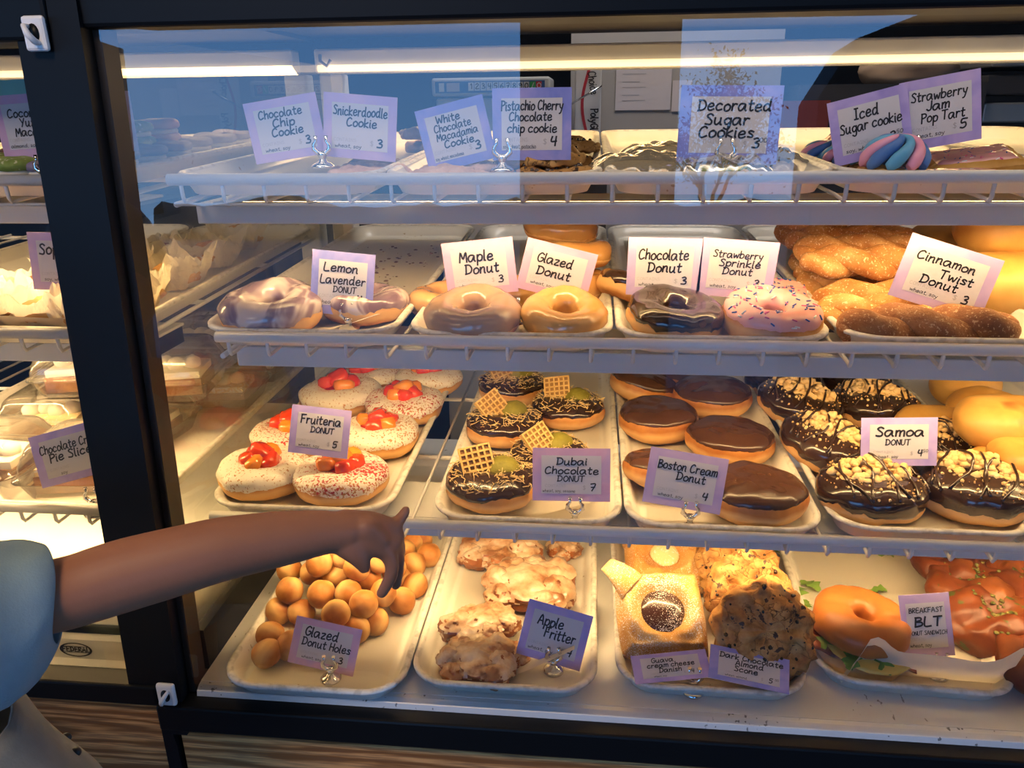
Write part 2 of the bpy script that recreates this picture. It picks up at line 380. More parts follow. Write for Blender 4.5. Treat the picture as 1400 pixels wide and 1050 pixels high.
def catmull(pts, k=4):
    if len(pts) < 3: return pts
    out = []
    for i in range(len(pts) - 1):
        p0 = pts[max(i - 1, 0)]; p1 = pts[i]; p2 = pts[i + 1]; p3 = pts[min(i + 2, len(pts) - 1)]
        for j in range(k):
            t = j / k
            out.append(tuple(0.5 * ((2 * p1[a]) + (-p0[a] + p2[a]) * t + (2 * p0[a] - 5 * p1[a] + 4 * p2[a] - p3[a]) * t * t + (-p0[a] + 3 * p1[a] - 3 * p2[a] + p3[a]) * t ** 3) for a in (0, 1)))
    out.append(pts[-1]); return out
def text_width(t):
    return sum((2.6 if c == ' ' else GLP[c][1] + 1.1) for c in t) - 1.1
def write(mb, text, cx, cy, hgt, maxw, z, pen=0.55, rng=None, slant=0.10, mtx=None, block=False):
    """ink the words as flat strokes centred on (cx, cy); hgt = capital height; squeezed to maxw"""
    u = hgt / 6.5; w = text_width(text) * u
    kx = min(1.22, maxw / w) if w > 0 else 1.0
    x = cx - w * kx / 2; y0 = cy - hgt * 0.42
    pw = pen * u * (0.5 + 0.5 * kx) / 2
    for c in text:
        if c == ' ': x += 2.6 * u * kx; continue
        st, gw = GLP[c]
        dy = (rng.uniform(-.25, .25) * u) if rng else 0
        for s in st:
            pts = s if block else catmull(s, 4)
            P = [Vector((x + (px + py * slant) * u * kx, y0 + dy + py * u)) for px, py in pts]
            L = []; Rr = []
            for i, p in enumerate(P):
                t = P[min(i + 1, len(P) - 1)] - P[max(i - 1, 0)]
                t = t.normalized() if t.length > 1e-9 else Vector((1, 0))
                if i == 0: p = p - t * pw * .7
                if i == len(P) - 1: p = p + t * pw * .7
                nrm = Vector((-t.y, t.x)) * pw
                L.append(p + nrm); Rr.append(p - nrm)
            vs = [Vector((q.x, q.y, z)) for q in L] + [Vector((q.x, q.y, z)) for q in Rr]
            if mtx: vs = [mtx @ v for v in vs]
            n = len(P)
            mb.add(vs, [[n + i, n + i + 1, i + 1, i] for i in range(n - 1)], False)
        x += (gw + 1.1) * u * kx

HOLD = {}
def holder(p, rot, label, hgt=0.022, group='chrome card holders', face=0.0):
    """chrome sign clip: round foot, stem and a two-armed harp clip; p = foot centre"""
    t = thing('card_holder', label, 'card holder', p, rot, None)
    key = round(hgt, 4)
    if key not in HOLD:
        a = MB(); a.lathe([(0, 0), (.0125, 0), (.0125, .002), (.009, .0045), (.005, .006), (.0035, .009), (0, .009)], n=20)
        b = MB(); b.lathe([(.0034, .008), (.0034, hgt - .006), (.0048, hgt - .004), (.0048, hgt), (0, hgt)], n=12)
        c = MB()
        for s in (-1, 1):
            pts = [(0, 0, hgt - .001), (s * .004, 0, hgt - .001), (s * .0085, 0, hgt + .003), (s * .0085, 0, hgt + .008), (s * .0058, 0, hgt + .011), (s * .0058, 0, hgt + .017)]
            wd = [.0026, .0026, .0028, .0021, .0017, .0022]
            c.tube(pts, wd, 8)
        HOLD[key] = [x.build(nm, MATS['chrome']).data for x, nm in ((a, 'foot'), (b, 'stem'), (c, 'clip'))]
        for o in [o for o in col.objects if o.data in HOLD[key]]: bpy.data.objects.remove(o)
    for nm, me in zip(('foot', 'stem', 'clip'), HOLD[key]):
        o = bpy.data.objects.new(nm, me); col.objects.link(o); o.parent = t
    return t

def card(px, py, wpx, hpx, y, roll, lines, label, border='card_violet', lean=12, small='wheat, soy', price=None, yaw=0, seed=0, contains=True, price_small=None):
    """price card standing at depth y whose middle is seen at (px, py)"""
    p = at_y(px, py, y); k = depth_of(p) / FPX
    d = p.normalized(); elev = math.asin(-d.z)
    w = wpx * k; h = hpx * k / max(.55, math.cos(elev - R(lean)))
    rot = Matrix.Rotation(R(yaw), 4, 'Z') @ Matrix.Rotation(R(90 - lean), 4, 'X') @ Matrix.Rotation(R(roll), 4, 'Z')
    t = thing('price_card', label, 'price card', p, rot.to_euler(), 'handwritten price cards')
    a = MB(); a.box((-w / 2, -h / 2, -.0006), (w / 2, h / 2, 0)); a.build('card_border', MATS[border], t)
    b = MB(); iw, ih = w * .385, h * .36
    b.add([(-iw, -ih, .0002), (iw, -ih, .0002), (iw, ih, .0002), (-iw, ih, .0002)], [[0, 1, 2, 3]], False); b.build('white_panel', MATS['card_white'], t)
    rng = random.Random(seed + len(label))
    gaps = [abs(lines[i][2] - lines[i + 1][2]) for i in range(len(lines) - 1)]
    lim = .87 * min(gaps) if gaps else 1
    c = MB()
    for (txt, fx, fy, fh, fw) in lines:
        write(c, txt, fx * w, fy * h, min(fh * 1.08, lim) * h, fw * 1.08 * w, .0005, 1.15, rng)
    if price:
        write(c, price, .27 * w, -.24 * h, .13 * h, .14 * w, .0005, 1.1, rng)
    if price_small:
        write(c, price_small, .345 * w, -.19 * h, .06 * h, .09 * w, .0005, 0.8, rng)
    if small:
        write(c, small, -.16 * w, -.31 * h, .055 * h, .42 * w, .0005, 0.8, rng)
    if c.v: c.build('handwriting', MATS['ink'], t)
    g = MB()
    if contains: write(g, 'CONTAINS:', -.20 * w, -.215 * h, .05 * h, .32 * w, .0004, .55, None, 0)
    if price: write(g, '$', .165 * w, -.245 * h, .09 * h, .06 * w, .0004, .6, None, 0)
    if g.v: g.build('printed_text', MATS['print_grey'], t)
    return t, p, w, h, rot
# ------------------------------------------------------------------ large structure
def kid(mb, name, mat, parent):
    """part whose vertices are given in eye coordinates"""
    off = Vector((parent.location.x, parent.location.y, parent.location.z - H))
    if parent.rotation_euler.x or parent.rotation_euler.z: raise RuntimeError('kid() under a turned parent')
    mb.v = [(p[0] - off.x, p[1] - off.y, p[2] - off.z) for p in mb.v]
    return mb.build(name, [MATS[q] for q in mat] if isinstance(mat, (list, tuple)) else MATS[mat], parent)
def structure(mb, name, mat, origin=(0, 0, 0)):
    off = Vector(origin)
    mb.v = [(p[0] - off.x, p[1] - off.y, p[2] - off.z) for p in mb.v]
    o = mb.build(name, MATS[mat], None, (off.x, off.y, off.z + H)); o['kind'] = 'structure'; return o

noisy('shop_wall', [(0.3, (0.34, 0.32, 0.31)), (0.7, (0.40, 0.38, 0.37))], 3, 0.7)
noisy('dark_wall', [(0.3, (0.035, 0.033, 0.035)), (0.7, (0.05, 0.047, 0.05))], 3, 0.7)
noisy('shop_floor', [(0.3, (0.10, 0.09, 0.085)), (0.7, (0.15, 0.14, 0.13))], 4, 0.5)
noisy('pavement', [(0.3, (0.07, 0.07, 0.072)), (0.7, (0.11, 0.11, 0.11))], 6, 0.85)
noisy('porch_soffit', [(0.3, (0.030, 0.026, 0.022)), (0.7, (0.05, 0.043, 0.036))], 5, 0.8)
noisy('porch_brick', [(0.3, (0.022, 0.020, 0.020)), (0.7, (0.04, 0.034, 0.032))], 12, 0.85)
noisy('hedge_dark', [(0.3, (0.012, 0.018, 0.010)), (0.7, (0.03, 0.045, 0.022))], 6, 0.9)

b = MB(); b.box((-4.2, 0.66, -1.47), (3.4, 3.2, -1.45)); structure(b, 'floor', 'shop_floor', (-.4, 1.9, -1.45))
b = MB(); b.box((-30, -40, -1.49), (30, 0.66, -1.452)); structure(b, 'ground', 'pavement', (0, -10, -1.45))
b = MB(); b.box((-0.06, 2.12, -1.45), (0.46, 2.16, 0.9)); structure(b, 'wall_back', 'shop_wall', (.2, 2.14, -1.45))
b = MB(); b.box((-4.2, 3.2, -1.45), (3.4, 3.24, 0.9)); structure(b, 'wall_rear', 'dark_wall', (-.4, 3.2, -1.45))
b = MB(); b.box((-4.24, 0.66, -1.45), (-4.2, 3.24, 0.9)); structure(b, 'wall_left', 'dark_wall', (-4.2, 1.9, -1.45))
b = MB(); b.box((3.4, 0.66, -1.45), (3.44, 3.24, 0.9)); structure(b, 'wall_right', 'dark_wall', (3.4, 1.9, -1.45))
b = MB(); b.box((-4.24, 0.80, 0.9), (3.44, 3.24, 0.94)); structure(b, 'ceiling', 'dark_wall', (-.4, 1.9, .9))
# porch outside: roof with its edge four metres behind, a pier, flanking walls
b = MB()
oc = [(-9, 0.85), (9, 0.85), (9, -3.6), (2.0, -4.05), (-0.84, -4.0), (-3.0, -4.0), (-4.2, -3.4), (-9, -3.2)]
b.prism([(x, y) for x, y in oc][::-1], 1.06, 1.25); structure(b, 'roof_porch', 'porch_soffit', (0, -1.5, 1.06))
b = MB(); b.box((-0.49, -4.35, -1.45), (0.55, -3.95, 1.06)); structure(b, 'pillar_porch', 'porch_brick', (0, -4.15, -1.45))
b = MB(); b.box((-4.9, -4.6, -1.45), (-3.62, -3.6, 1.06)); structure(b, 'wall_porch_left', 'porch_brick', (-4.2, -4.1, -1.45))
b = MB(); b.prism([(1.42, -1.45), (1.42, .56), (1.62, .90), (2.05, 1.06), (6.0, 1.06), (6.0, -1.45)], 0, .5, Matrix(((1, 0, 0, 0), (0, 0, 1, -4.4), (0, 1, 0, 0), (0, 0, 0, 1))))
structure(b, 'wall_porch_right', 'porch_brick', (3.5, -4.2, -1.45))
b = MB(); b.box((-9, 0.70, 0.20), (9, 0.80, 1.06)); structure(b, 'lintel', 'dark_wall', (0, .75, .2))

GT = 0.056
def gy(z): return 0.70 + (z + 0.668) * GT
def slant_box(mb, x0, x1, z0, z1, f, k):
    vs = []
    for z in (z0, z1):
        for (x, o) in ((x0, f), (x1, f), (x1, k), (x0, k)): vs.append((x, gy(z) + o, z))
    mb.add(vs, [[3, 2, 1, 0], [4, 5, 6, 7], [0, 1, 5, 4], [1, 2, 6, 5], [2, 3, 7, 6], [3, 0, 4, 7]], False)

def latch(parent, px, py, y, label, turn):
    """white plastic lock plate with a moulded hook"""
    p = at_y(px, py, y)
    a = MB(); mtx = Matrix.Translation(p) @ Matrix.Rotation(R(90), 4, 'X')
    a.box((-.011, -.015, -.003), (.011, .015, .003), mtx, .0029)
    o = kid(a, 'latch_plate', 'white_plastic', parent); o['label'] = label
    h = MB(); pts = [(.004, .006, .003), (.004, .006, .009), (.0, -.001, .012), (-.003, -.007, .008), (-.003, -.008, .003)]
    if turn: pts = [(-x, y_, z_) for x, y_, z_ in pts]
    h.tube([mtx @ Vector(q) for q in pts], [.002, .0024, .003, .003, .0026], 8)
    off = Vector((parent.location.x, parent.location.y, parent.location.z - H))
    h.v = [(q[0] - off.x, q[1] - off.y, q[2] - off.z) for q in h.v]
    h.build('latch_hook', MATS['white_plastic'], o)
    s = MB(); s.lathe([(0, .0031), (.0055, .0031), (.0055, .0034), (0, .0035)], n=16, mtx=mtx @ Matrix.Scale(1.5, 4, (0, 1, 0)))
    s.v = [(q[0] - off.x, q[1] - off.y, q[2] - off.z) for q in s.v]
    s.build('keyhole', MATS['black_frame'], o)

# the donut case
XR = 1.05
case = thing('display_case', 'black framed glass bakery case full of donuts with oak base, right of the corner post', 'display case', (.29, 1.06, -1.45))
for xa, xb in ((-.4945, -.4655), (XR - .03, XR)):
    b = MB(); slant_box(b, xa, xb, -.70, .10, -.014, .032); kid(b, 'corner_post', 'black_frame', case)
b = MB(); slant_box(b, -.4655, -.4575, -.655, .09, .004, .030); kid(b, 'post_gasket', 'gasket', case)
b = MB(); b.box((-.4945, .733, .0725), (XR, .80, .17), None, .004); kid(b, 'top_frame', 'black_frame', case)
b = MB(); b.box((-.4945, .80, .118), (XR, 1.46, .130)); kid(b, 'canopy_panel', 'gasket', case)
b = MB(); b.box((-.4945, .678, -.690), (XR, .735, -.6535), None, .003); kid(b, 'bottom_frame', 'black_frame', case)
b = MB(); z0, z1 = -.652, .074
b.add([(-.4655, gy(z0), z0), (XR - .03, gy(z0), z0), (XR - .03, gy(z1), z1), (-.4655, gy(z1), z1)], [[0, 1, 2, 3]], False); kid(b, 'front_glass', 'front_glass', case)
b = MB(); b.add([(-.459, gy(-.59) + .03, -.59), (-.459, 1.415, -.59), (-.459, 1.415, .07), (-.459, gy(.07) + .03, .07)], [[0, 1, 2, 3]], False); kid(b, 'end_glass', 'end_glass', case)
b = MB(); b.box((-.466, gy(-.64) + .033, -.644), (-.453, 1.415, -.588)); kid(b, 'end_panel', 'black_frame', case)
b = MB(); b.box((-.453, .712, -.655), (XR - .03, 1.44, -.642)); kid(b, 'deck', 'deck_steel', case)
b = MB()
pr = [(.714, -.6425), (.706, -.6432), (.700, -.6470), (.6985, -.6535), (.714, -.6535)]
b.prism(pr, -.453, XR - .03, Matrix(((0, 0, 1, 0), (1, 0, 0, 0), (0, 1, 0, 0), (0, 0, 0, 1)))); kid(b, 'front_sill', 'sill_steel', case)
b = MB(); b.box((-.481, 1.40, .058), (XR, 1.44, .098), None, .004); kid(b, 'rear_header', 'white_metal', case)
b = MB(); b.tube([(-.472, 1.392, .066), (XR - .02, 1.392, .066)], .0055, 10); kid(b, 'rear_light_tube', 'lamp_glow', case)
b = MB(); b.box((-.481, 1.418, -.644), (-.440, 1.458, .058), None, .003); kid(b, 'rear_post', 'white_metal', case)
b = MB(); b.box((XR - .04, 1.418, -.644), (XR, 1.458, .058), None, .003); kid(b, 'rear_post', 'white_metal', case)
b = MB(); b.box((-.478, .692, -1.40), (XR, .715, -.688)); b.v = b.v; kid(b, 'oak_panel', 'oak_laminate', case)
b = MB(); b.box((-.478, .715, -1.45), (XR, 1.45, -.655)); kid(b, 'base_cabinet', 'gasket', case)
latch(case, 228, 949, .676, 'white plastic latch plate at the foot of the post', False)
latch(case, 49, 46, .722, 'white plastic latch plate at the head of the post', True)
b = MB(); p = at_y(80, 42, .731); b.box((p.x - .0095, p.y - .001, p.z - .0085), (p.x + .0095, p.y + .0015, p.z + .0085), None, .0005); kid(b, 'foil_sticker', 'chrome', case)
b = MB(); p = at_y(443, 86, 1.398); b.tube([p + Vector((-.006, 0, .012)), p + Vector((-.004, -.008, .002)), p + Vector((.008, -.010, -.006)), p + Vector((.014, -.006, .004))], .0032, 8); kid(b, 'header_hook', 'white_plastic', case)

# the neighbouring refrigerated case
XL0, XL1 = -1.75, -.4955
ncase = thing('display_case', 'black framed refrigerated glass case left of the corner post with white deck', 'display case', (-1.12, 1.06, -1.45))
for xa, xb in ((-.530, XL1), (XL0, XL0 + .03)):
    b = MB(); slant_box(b, xa, xb, -.66, .10, -.012, .034); kid(b, 'corner_post', 'black_frame', ncase)
b = MB(); b.box((XL0, .726, .062), (XL1, .80, .16), None, .004); kid(b, 'top_frame', 'black_frame', ncase)
b = MB(); b.box((XL0, .80, .112), (XL1, 1.46, .124)); kid(b, 'canopy_panel', 'gasket', ncase)
b = MB(); b.box((XL0, .686, -.662), (XL1, .716, -.634), None, .003); kid(b, 'bottom_frame', 'black_frame', ncase)
b = MB(); z0, z1 = -.636, .064
b.add([(XL0 + .03, gy(z0), z0), (-.530, gy(z0), z0), (-.530, gy(z1), z1), (XL0 + .03, gy(z1), z1)], [[0, 1, 2, 3]], False); kid(b, 'front_glass', 'front_glass', ncase)
pr = [(1.41, -.56), (.80, -.56), (.79, -.566), (.754, -.590), (.750, -.598), (.748, -.613), (.742, -.618), (.740, -.645), (.732, -.650), (.722, -.656), (.718, -.665), (1.41, -.670)]
b = MB(); b.prism(pr, XL0, XL1 - .002, Matrix(((0, 0, 1, 0), (1, 0, 0, 0), (0, 1, 0, 0), (0, 0, 0, 1)))); kid(b, 'white_deck', 'white_metal', ncase)
b = MB(); b.box((-.690, .7455, -.6115), (-.540, .752, -.5995), None, .002); kid(b, 'air_slot', 'black_frame', ncase)
b = MB(); b.box((XL0, 1.40, .058), (-.52, 1.44, .098), None, .004); kid(b, 'rear_header', 'white_metal', ncase)
b = MB(); b.tube([(XL0 + .02, 1.392, .066), (-.53, 1.392, .066)], .0055, 10); kid(b, 'rear_light_tube', 'lamp_glow', ncase)
b = MB(); b.box((-.545, 1.418, -.57), (-.505, 1.458, .058), None, .003); kid(b, 'rear_post', 'white_metal', ncase)
b = MB(); b.box((XL0, .698, -1.40), (-.500, .716, -.660)); kid(b, 'oak_panel', 'oak_laminate', ncase)
b = MB(); b.box((XL0, .716, -1.45), (-.500, 1.45, -.672)); kid(b, 'base_cabinet', 'gasket', ncase)
b = MB()
rows_ = [[(-.4995, .688, z), (-.4995 + w_, .688, z), (-.4995 + w_, .700, z), (-.4995, .700, z)] for z, w_ in ((-1.40, .020), (-.90, .020), (-.78, .017), (-.72, .016), (-.70, .013), (-.684, .018), (-.664, .016))]
b.grid(rows_, closed_v=True, smooth=False, flip=True); kid(b, 'gap_seal', 'black_frame', ncase)
# maker's emblem on the white sill: black oval ring and block capitals
b = MB(); p = at_y(104, 888, .740); n = 40
def oval(k, dz=0): return [(p.x + .0215 * k * math.cos(2 * math.pi * i / n), .7396 - dz, p.z + .0105 * k * math.sin(2 * math.pi * i / n)) for i in range(n)]
o1, o2 = oval(1), oval(.86)
b.add(o1 + o2, [[i, (i + 1) % n, n + (i + 1) % n, n + i] for i in range(n)], False)
mt_ = Matrix.Translation((p.x, .7394, p.z)) @ Matrix.Rotation(R(90), 4, 'X')
write(b, 'FEDERAL', 0, .0004, .0068, .036, 0, 1.6, None, .08, mt_, True)
b.add([mt_ @ Vector(q) for q in ((-.0195, -.0042, 0), (.0195, -.0042, 0), (.0195, -.0034, 0), (-.0195, -.0034, 0))], [[0, 1, 2, 3]], False)
b.add([mt_ @ Vector(q) for q in ((-.0195, .0044, 0), (.0195, .0044, 0), (.0195, .0052, 0), (-.0195, .0052, 0))], [[0, 1, 2, 3]], False)
kid(b, 'maker_emblem', 'ink', ncase)

# ------------------------------------------------------------------ wire shelves and their lights
RAIL = {1: .0185, 2: .0172, 3: .0165}
def wire_shelf(row, x0, x1, label, step=.0425, off=0.0):
    t = thing('wire_shelf', label, 'shelf', ((x0 + x1) / 2, .76, ZP[row]), (TILT[row], 0, 0), 'white wire shelves')
    hw = (x1 - x0) / 2; rz = RAIL[row]
    b = MB(); b.tube([(-hw, -.007, rz), (hw, -.007, rz)], .0058, 12); b.build('front_rail', MATS['white_wire'], t)
    b = MB(); x = -hw + .012 + off
    while x < hw - .004:
        b.tube([(x, -.007, rz), (x, -.006, .001), (x, -.003, -.0035), (x + .001, .003, -.003), (x + .002, .03, -.0022), (x + .002, .652, -.0022)], .0021, 6)
        x += step
    b.build('wire_grid', MATS['white_wire'], t)
    b = MB()
    for y in (.21, .43, .648): b.tube([(-hw, y, -.007), (hw, y, -.007)], .0032, 8)
    for s in (-1, 1): b.tube([(s * hw, .0, -.007), (s * hw, .652, -.007)], .003, 8)
    b.build('cross_bars', MATS['white_wire'], t)
    if row == 1:
        b = MB(); b.tube([(-hw, -.001, -.0066), (hw, -.001, -.0066)], .0018, 6); b.build('lower_rod', MATS['white_wire'], t)
    return t
def shelf_light(row, x0, x1, label):
    zb = {1: -.1155, 2: -.2775, 3: -.492}[row]; zt = ZP[row] - .012
    t = thing('shelf_light', label, 'light', ((x0 + x1) / 2, .86, zb), (0, 0, 0), 'fluorescent shelf lights')
    b = MB(); b.box((x0, .812, zb), (x1, .818, zt), None, .0015); kid(b, 'valance', 'valance_paint', t)
    b = MB(); b.box((x0, .818, zt - .003), (x1, .91, zt)); kid(b, 'housing', 'white_metal', t)
    b = MB(); b.tube([(x0 + .02, .852, zt - .010), (x1 - .02, .852, zt - .010)], .005, 10); kid(b, 'light_tube', 'lamp_glow', t)
    for xx in (x0, x1 - .003):
        b = MB(); b.box((xx, .818, zb), (xx + .003, .905, zt - .003)); kid(b, 'end_cap', 'black_frame', t)
    return t
wire_shelf(1, -.418, XR - .04, 'top white wire shelf of the donut case, holding cookies and tarts')
wire_shelf(2, -.392, XR - .04, 'middle white wire shelf, holding ring donuts and cinnamon twists')
wire_shelf(3, -.430, XR - .04, 'lower white wire shelf, holding fruit topped and chocolate donuts')
shelf_light(1, -.425, XR - .04, 'grey valance light under the top shelf of cookies')
shelf_light(2, -.402, XR - .04, 'grey valance light under the shelf of ring donuts')
shelf_light(3, -.430, XR - .04, 'grey valance light under the shelf of filled donuts')
wire_shelf(1, XL0 + .04, -.515, 'top white wire shelf of the left case, holding macarons')
wire_shelf(2, XL0 + .04, -.515, 'middle white wire shelf of the left case, holding wrapped bars', off=.02)
wire_shelf(3, XL0 + .04, -.535, 'lower white wire shelf of the left case, holding boxed pie slices', off=.01)
shelf_light(1, XL0 + .04, -.515, 'valance light under the macaron shelf of the left case')
shelf_light(2, XL0 + .04, -.515, 'valance light under the wrapped bar shelf of the left case')

# ------------------------------------------------------------------ trays
def rrect(w, l, ins, r0=.046, n=8):
    x0, x1, y0, y1 = -w / 2 + ins, w / 2 - ins, ins, l - ins; r = max(.006, r0 - ins); pts = []
    for cx, cy, a0 in ((x1 - r, y0 + r, -90), (x1 - r, y1 - r, 0), (x0 + r, y1 - r, 90), (x0 + r, y0 + r, 180)):
        for k in range(n + 1):
            a = R(a0 + 90 * k / n); pts.append((cx + r * math.cos(a), cy + r * math.sin(a)))
    return pts
TL, TW = .64, .2195
def tray_meshes():
    b = MB()
    prof = [(.014, .0), (.0045, .017), (.002, .019), (.008, .0205), (.0165, .005), (.020, .0035)]
    rows = [[(x, y, z) for x, y in rrect(TW, TL, i)] for i, z in prof]
    b.grid(rows, closed_v=True, flip=False)
    n = len(rows[0]); o = len(b.v) - n
    b.f.append([o + k for k in range(n)]); b.mi.append(0); b.sm.append(False)
    b.f.append([k for k in range(n)][::-1]); b.mi.append(0); b.sm.append(False)
    c = MB()
    prof = [(.0045, .0165), (.0, .018), (.0, .0205), (.0018, .0222), (.0055, .0222), (.0085, .0200)]
    c.grid([[(x, y, z) for x, y in rrect(TW, TL, i)] for i, z in prof], closed_v=True)
    return b, c
tb, tr_ = tray_meshes()
TRAY = None
def tray(x, row, yf, label, case_='', yaw=0, w=1.0):
    global TRAY
    p = Vector((x, yf, shelf_z(row, yf) + .0001))
    if TRAY is None:
        t = thing('serving_tray', label, 'tray', p, (TILT[row], 0, R(yaw)), 'white fibreglass trays')
        tb.build('pan', MATS['tray_white'], t); tr_.build('rim', MATS['tray_rim'], t)
        TRAY = t
    else:
        t = copy_tree(TRAY); t.location = (p.x, p.y, p.z + H); t.rotation_euler = (TILT[row], 0, R(yaw)); t['label'] = label
    t.scale = (w, 1, 1)
    return t
FL = .0036
tray(-.312, 4, .683, 'white tray of glazed donut holes on the bottom deck', yaw=0)
tray(-.091, 4, .706, 'white tray of apple fritters on the bottom deck')
tray(.150, 4, .722, 'white tray of danishes and scones on the bottom deck')
tray(.383, 4, .745, 'white tray holding one donut sandwich and paper on the bottom deck', yaw=-3)
tray(.632, 4, .745, 'white tray of savory filled buns at the right end of the bottom deck', yaw=-6)
tray(-.337, 3, .768, 'white tray of fruit topped donuts on the lower shelf', w=1.03)
tray(-.067, 3, .762, 'white tray of chocolate donuts with waffle pieces on the lower shelf')
tray(.155, 3, .762, 'white tray of smooth chocolate topped donuts on the lower shelf')
tray(.383, 3, .772, 'white tray of coconut crumble donuts on the lower shelf')
tray(.615, 3, .775, 'white tray of plain buns right of the coconut crumble donuts')
tray(-.314, 2, .764, 'white tray of purple marbled donuts at left of the middle shelf')
tray(-.084, 2, .764, 'white tray of maple and plain glazed donuts on the middle shelf')
tray(.138, 2, .764, 'white tray of chocolate and pink sprinkle donuts on the middle shelf')
tray(.366, 2, .770, 'white tray of cinnamon sugar twists on the middle shelf')
tray(.600, 2, .770, 'white tray of plain buns right of the cinnamon twists')
tray(-.322, 1, .764, 'white nearly empty cookie tray at left of the top shelf')
tray(-.100, 1, .764, 'white tray of chocolate chip cookies on the top shelf')
tray(.122, 1, .764, 'white tray of bagged sugar cookies on the top shelf')
tray(.345, 1, .768, 'white tray of swirl iced cookies and pink tarts on the top shelf')
tray(.568, 1, .768, 'white empty tray at the right end of the top shelf')
tray(-.620, 3, .755, 'white tray of boxed pie slices in the left case', yaw=0)
tray(-.850, 3, .755, 'white tray further left in the left case on the pie shelf')
tray(-.612, 2, .758, 'white tray of paper wrapped bars in the left case')
tray(-.842, 2, .758, 'white tray at far left of the wrapped bar shelf')
tray(-.625, 1, .760, 'white tray of macarons in the left case')
tray(-.850, 1, .760, 'white tray at far left of the macaron shelf')
# ------------------------------------------------------------------ pastry materials
dough_mat('dough_gold', (0.52, 0.22, 0.05), (0.36, 0.12, 0.022), (0.74, 0.45, 0.18), .011, .020, .006, .8)
dough_mat('dough_pale', (0.62, 0.32, 0.10), (0.48, 0.20, 0.05), (0.76, 0.48, 0.22), .010, .019, .006, .7)
noisy('bun_crust', [(0.30, (0.52, 0.25, 0.045)), (0.55, (0.68, 0.38, 0.09)), (0.78, (0.76, 0.48, 0.15))], 14, 0.42, bump_scale=90, bump_s=.12, specks=[(18, .63, .08, (.34, .14, .03), None)])
noisy('savory_crust', [(0.28, (0.07, 0.014, 0.005)), (0.5, (0.15, 0.036, 0.010)), (0.75, (0.24, 0.075, 0.02))], 18, 0.4, bump_scale=80, bump_s=.2, specks=[(60, .68, .04, (.07, .09, .02), 8)])
noisy('hole_glaze', [(0.36, (0.30, 0.095, 0.016)), (0.5, (0.50, 0.21, 0.05)), (0.62, (0.72, 0.44, 0.16))], 27, 0.30, 2, coat=.5, bump_scale=120, bump_s=.15, specks=[(45, .72, .05, (.86, .74, .55), None)])
dough_mat('hole_dough', (0.52, 0.22, 0.05), (0.32, 0.11, 0.02), (0.74, 0.45, 0.16), -.004, .002, .009, .85, .03)
noisy('glaze_clear', [(0.3, (0.52, 0.25, 0.075)), (0.7, (0.66, 0.38, 0.14))], 20, 0.22, coat=.7, bump_scale=60, bump_s=.1)
noisy('icing_maple', [(0.3, (0.34, 0.20, 0.11)), (0.7, (0.44, 0.28, 0.16))], 16, 0.24, coat=.6, bump_scale=50, bump_s=.12)
noisy('icing_chocolate', [(0.3, (0.022, 0.010, 0.007)), (0.7, (0.045, 0.020, 0.013))], 14, 0.20, coat=.7, bump_scale=60, bump_s=.12)
noisy('icing_milk_chocolate', [(0.3, (0.050, 0.020, 0.011)), (0.7, (0.085, 0.035, 0.018))], 10, 0.27, coat=.35, bump_scale=45, bump_s=.16)
noisy('icing_pink', [(0.3, (0.78, 0.36, 0.34)), (0.7, (0.86, 0.46, 0.42))], 12, 0.28, coat=.4)
noisy('icing_marble', [(0.40, (0.17, 0.105, 0.14)), (0.50, (0.26, 0.18, 0.21)), (0.60, (0.62, 0.52, 0.49))], 9, 0.24, coat=.7, dist=2.2, stretch=(2.6, 1.0, 1.0), detail=2)
noisy('icing_white_spiced', [(0.3, (0.82, 0.76, 0.66)), (0.7, (0.88, 0.83, 0.74))], 10, 0.42, specks=[(330, .60, .05, (.46, .20, .07), 14)], bump_scale=60, bump_s=.1)
noisy('icing_white_red', [(0.3, (0.80, 0.72, 0.64)), (0.7, (0.86, 0.80, 0.72))], 10, 0.4, specks=[(300, .57, .03, (.45, .03, .03), 12), (330, .61, .05, (.46, .20, .07), 14)])
noisy('fruit_red', [(0.3, (0.72, 0.03, 0.015)), (0.7, (0.86, 0.10, 0.03))], 30, 0.14, coat=.9, sss=.25)
noisy('fruit_orange', [(0.3, (0.85, 0.22, 0.02)), (0.7, (0.92, 0.36, 0.05))], 30, 0.16, coat=.9, sss=.25)
simple('jam_red', (0.38, 0.008, 0.012), 0.10, coat=.9)
noisy('pistachio', [(0.3, (0.17, 0.15, 0.015)), (0.7, (0.28, 0.25, 0.03))], 60, 0.6, bump_scale=220, bump_s=.5)
noisy('waffle', [(0.3, (0.60, 0.37, 0.10)), (0.7, (0.74, 0.50, 0.18))], 40, 0.5); simple('waffle_pit', (.30, .15, .035), .6)
simple('shred', (0.78, 0.58, 0.26), 0.5)
noisy('crumble', [(0.3, (0.74, 0.46, 0.16)), (0.7, (0.88, 0.66, 0.34))], 60, 0.6, bump_scale=200, bump_s=.5)
noisy('cinnamon_sugar', [(0.30, (0.40, 0.15, 0.035)), (0.52, (0.60, 0.29, 0.085)), (0.75, (0.76, 0.48, 0.20))], 34, 0.6, bump_scale=420, bump_s=.55, specks=[(300, .60, .05, (.88, .66, .42), None)])
noisy('cinnamon_shaded', [(0.30, (0.17, 0.06, 0.02)), (0.52, (0.27, 0.11, 0.04)), (0.75, (0.40, 0.19, 0.08))], 34, 0.65, bump_scale=420, bump_s=.6, specks=[(300, .60, .05, (.50, .31, .17), None)])  # darker copy of cinnamon_sugar: the front twist's shade is put into its colour
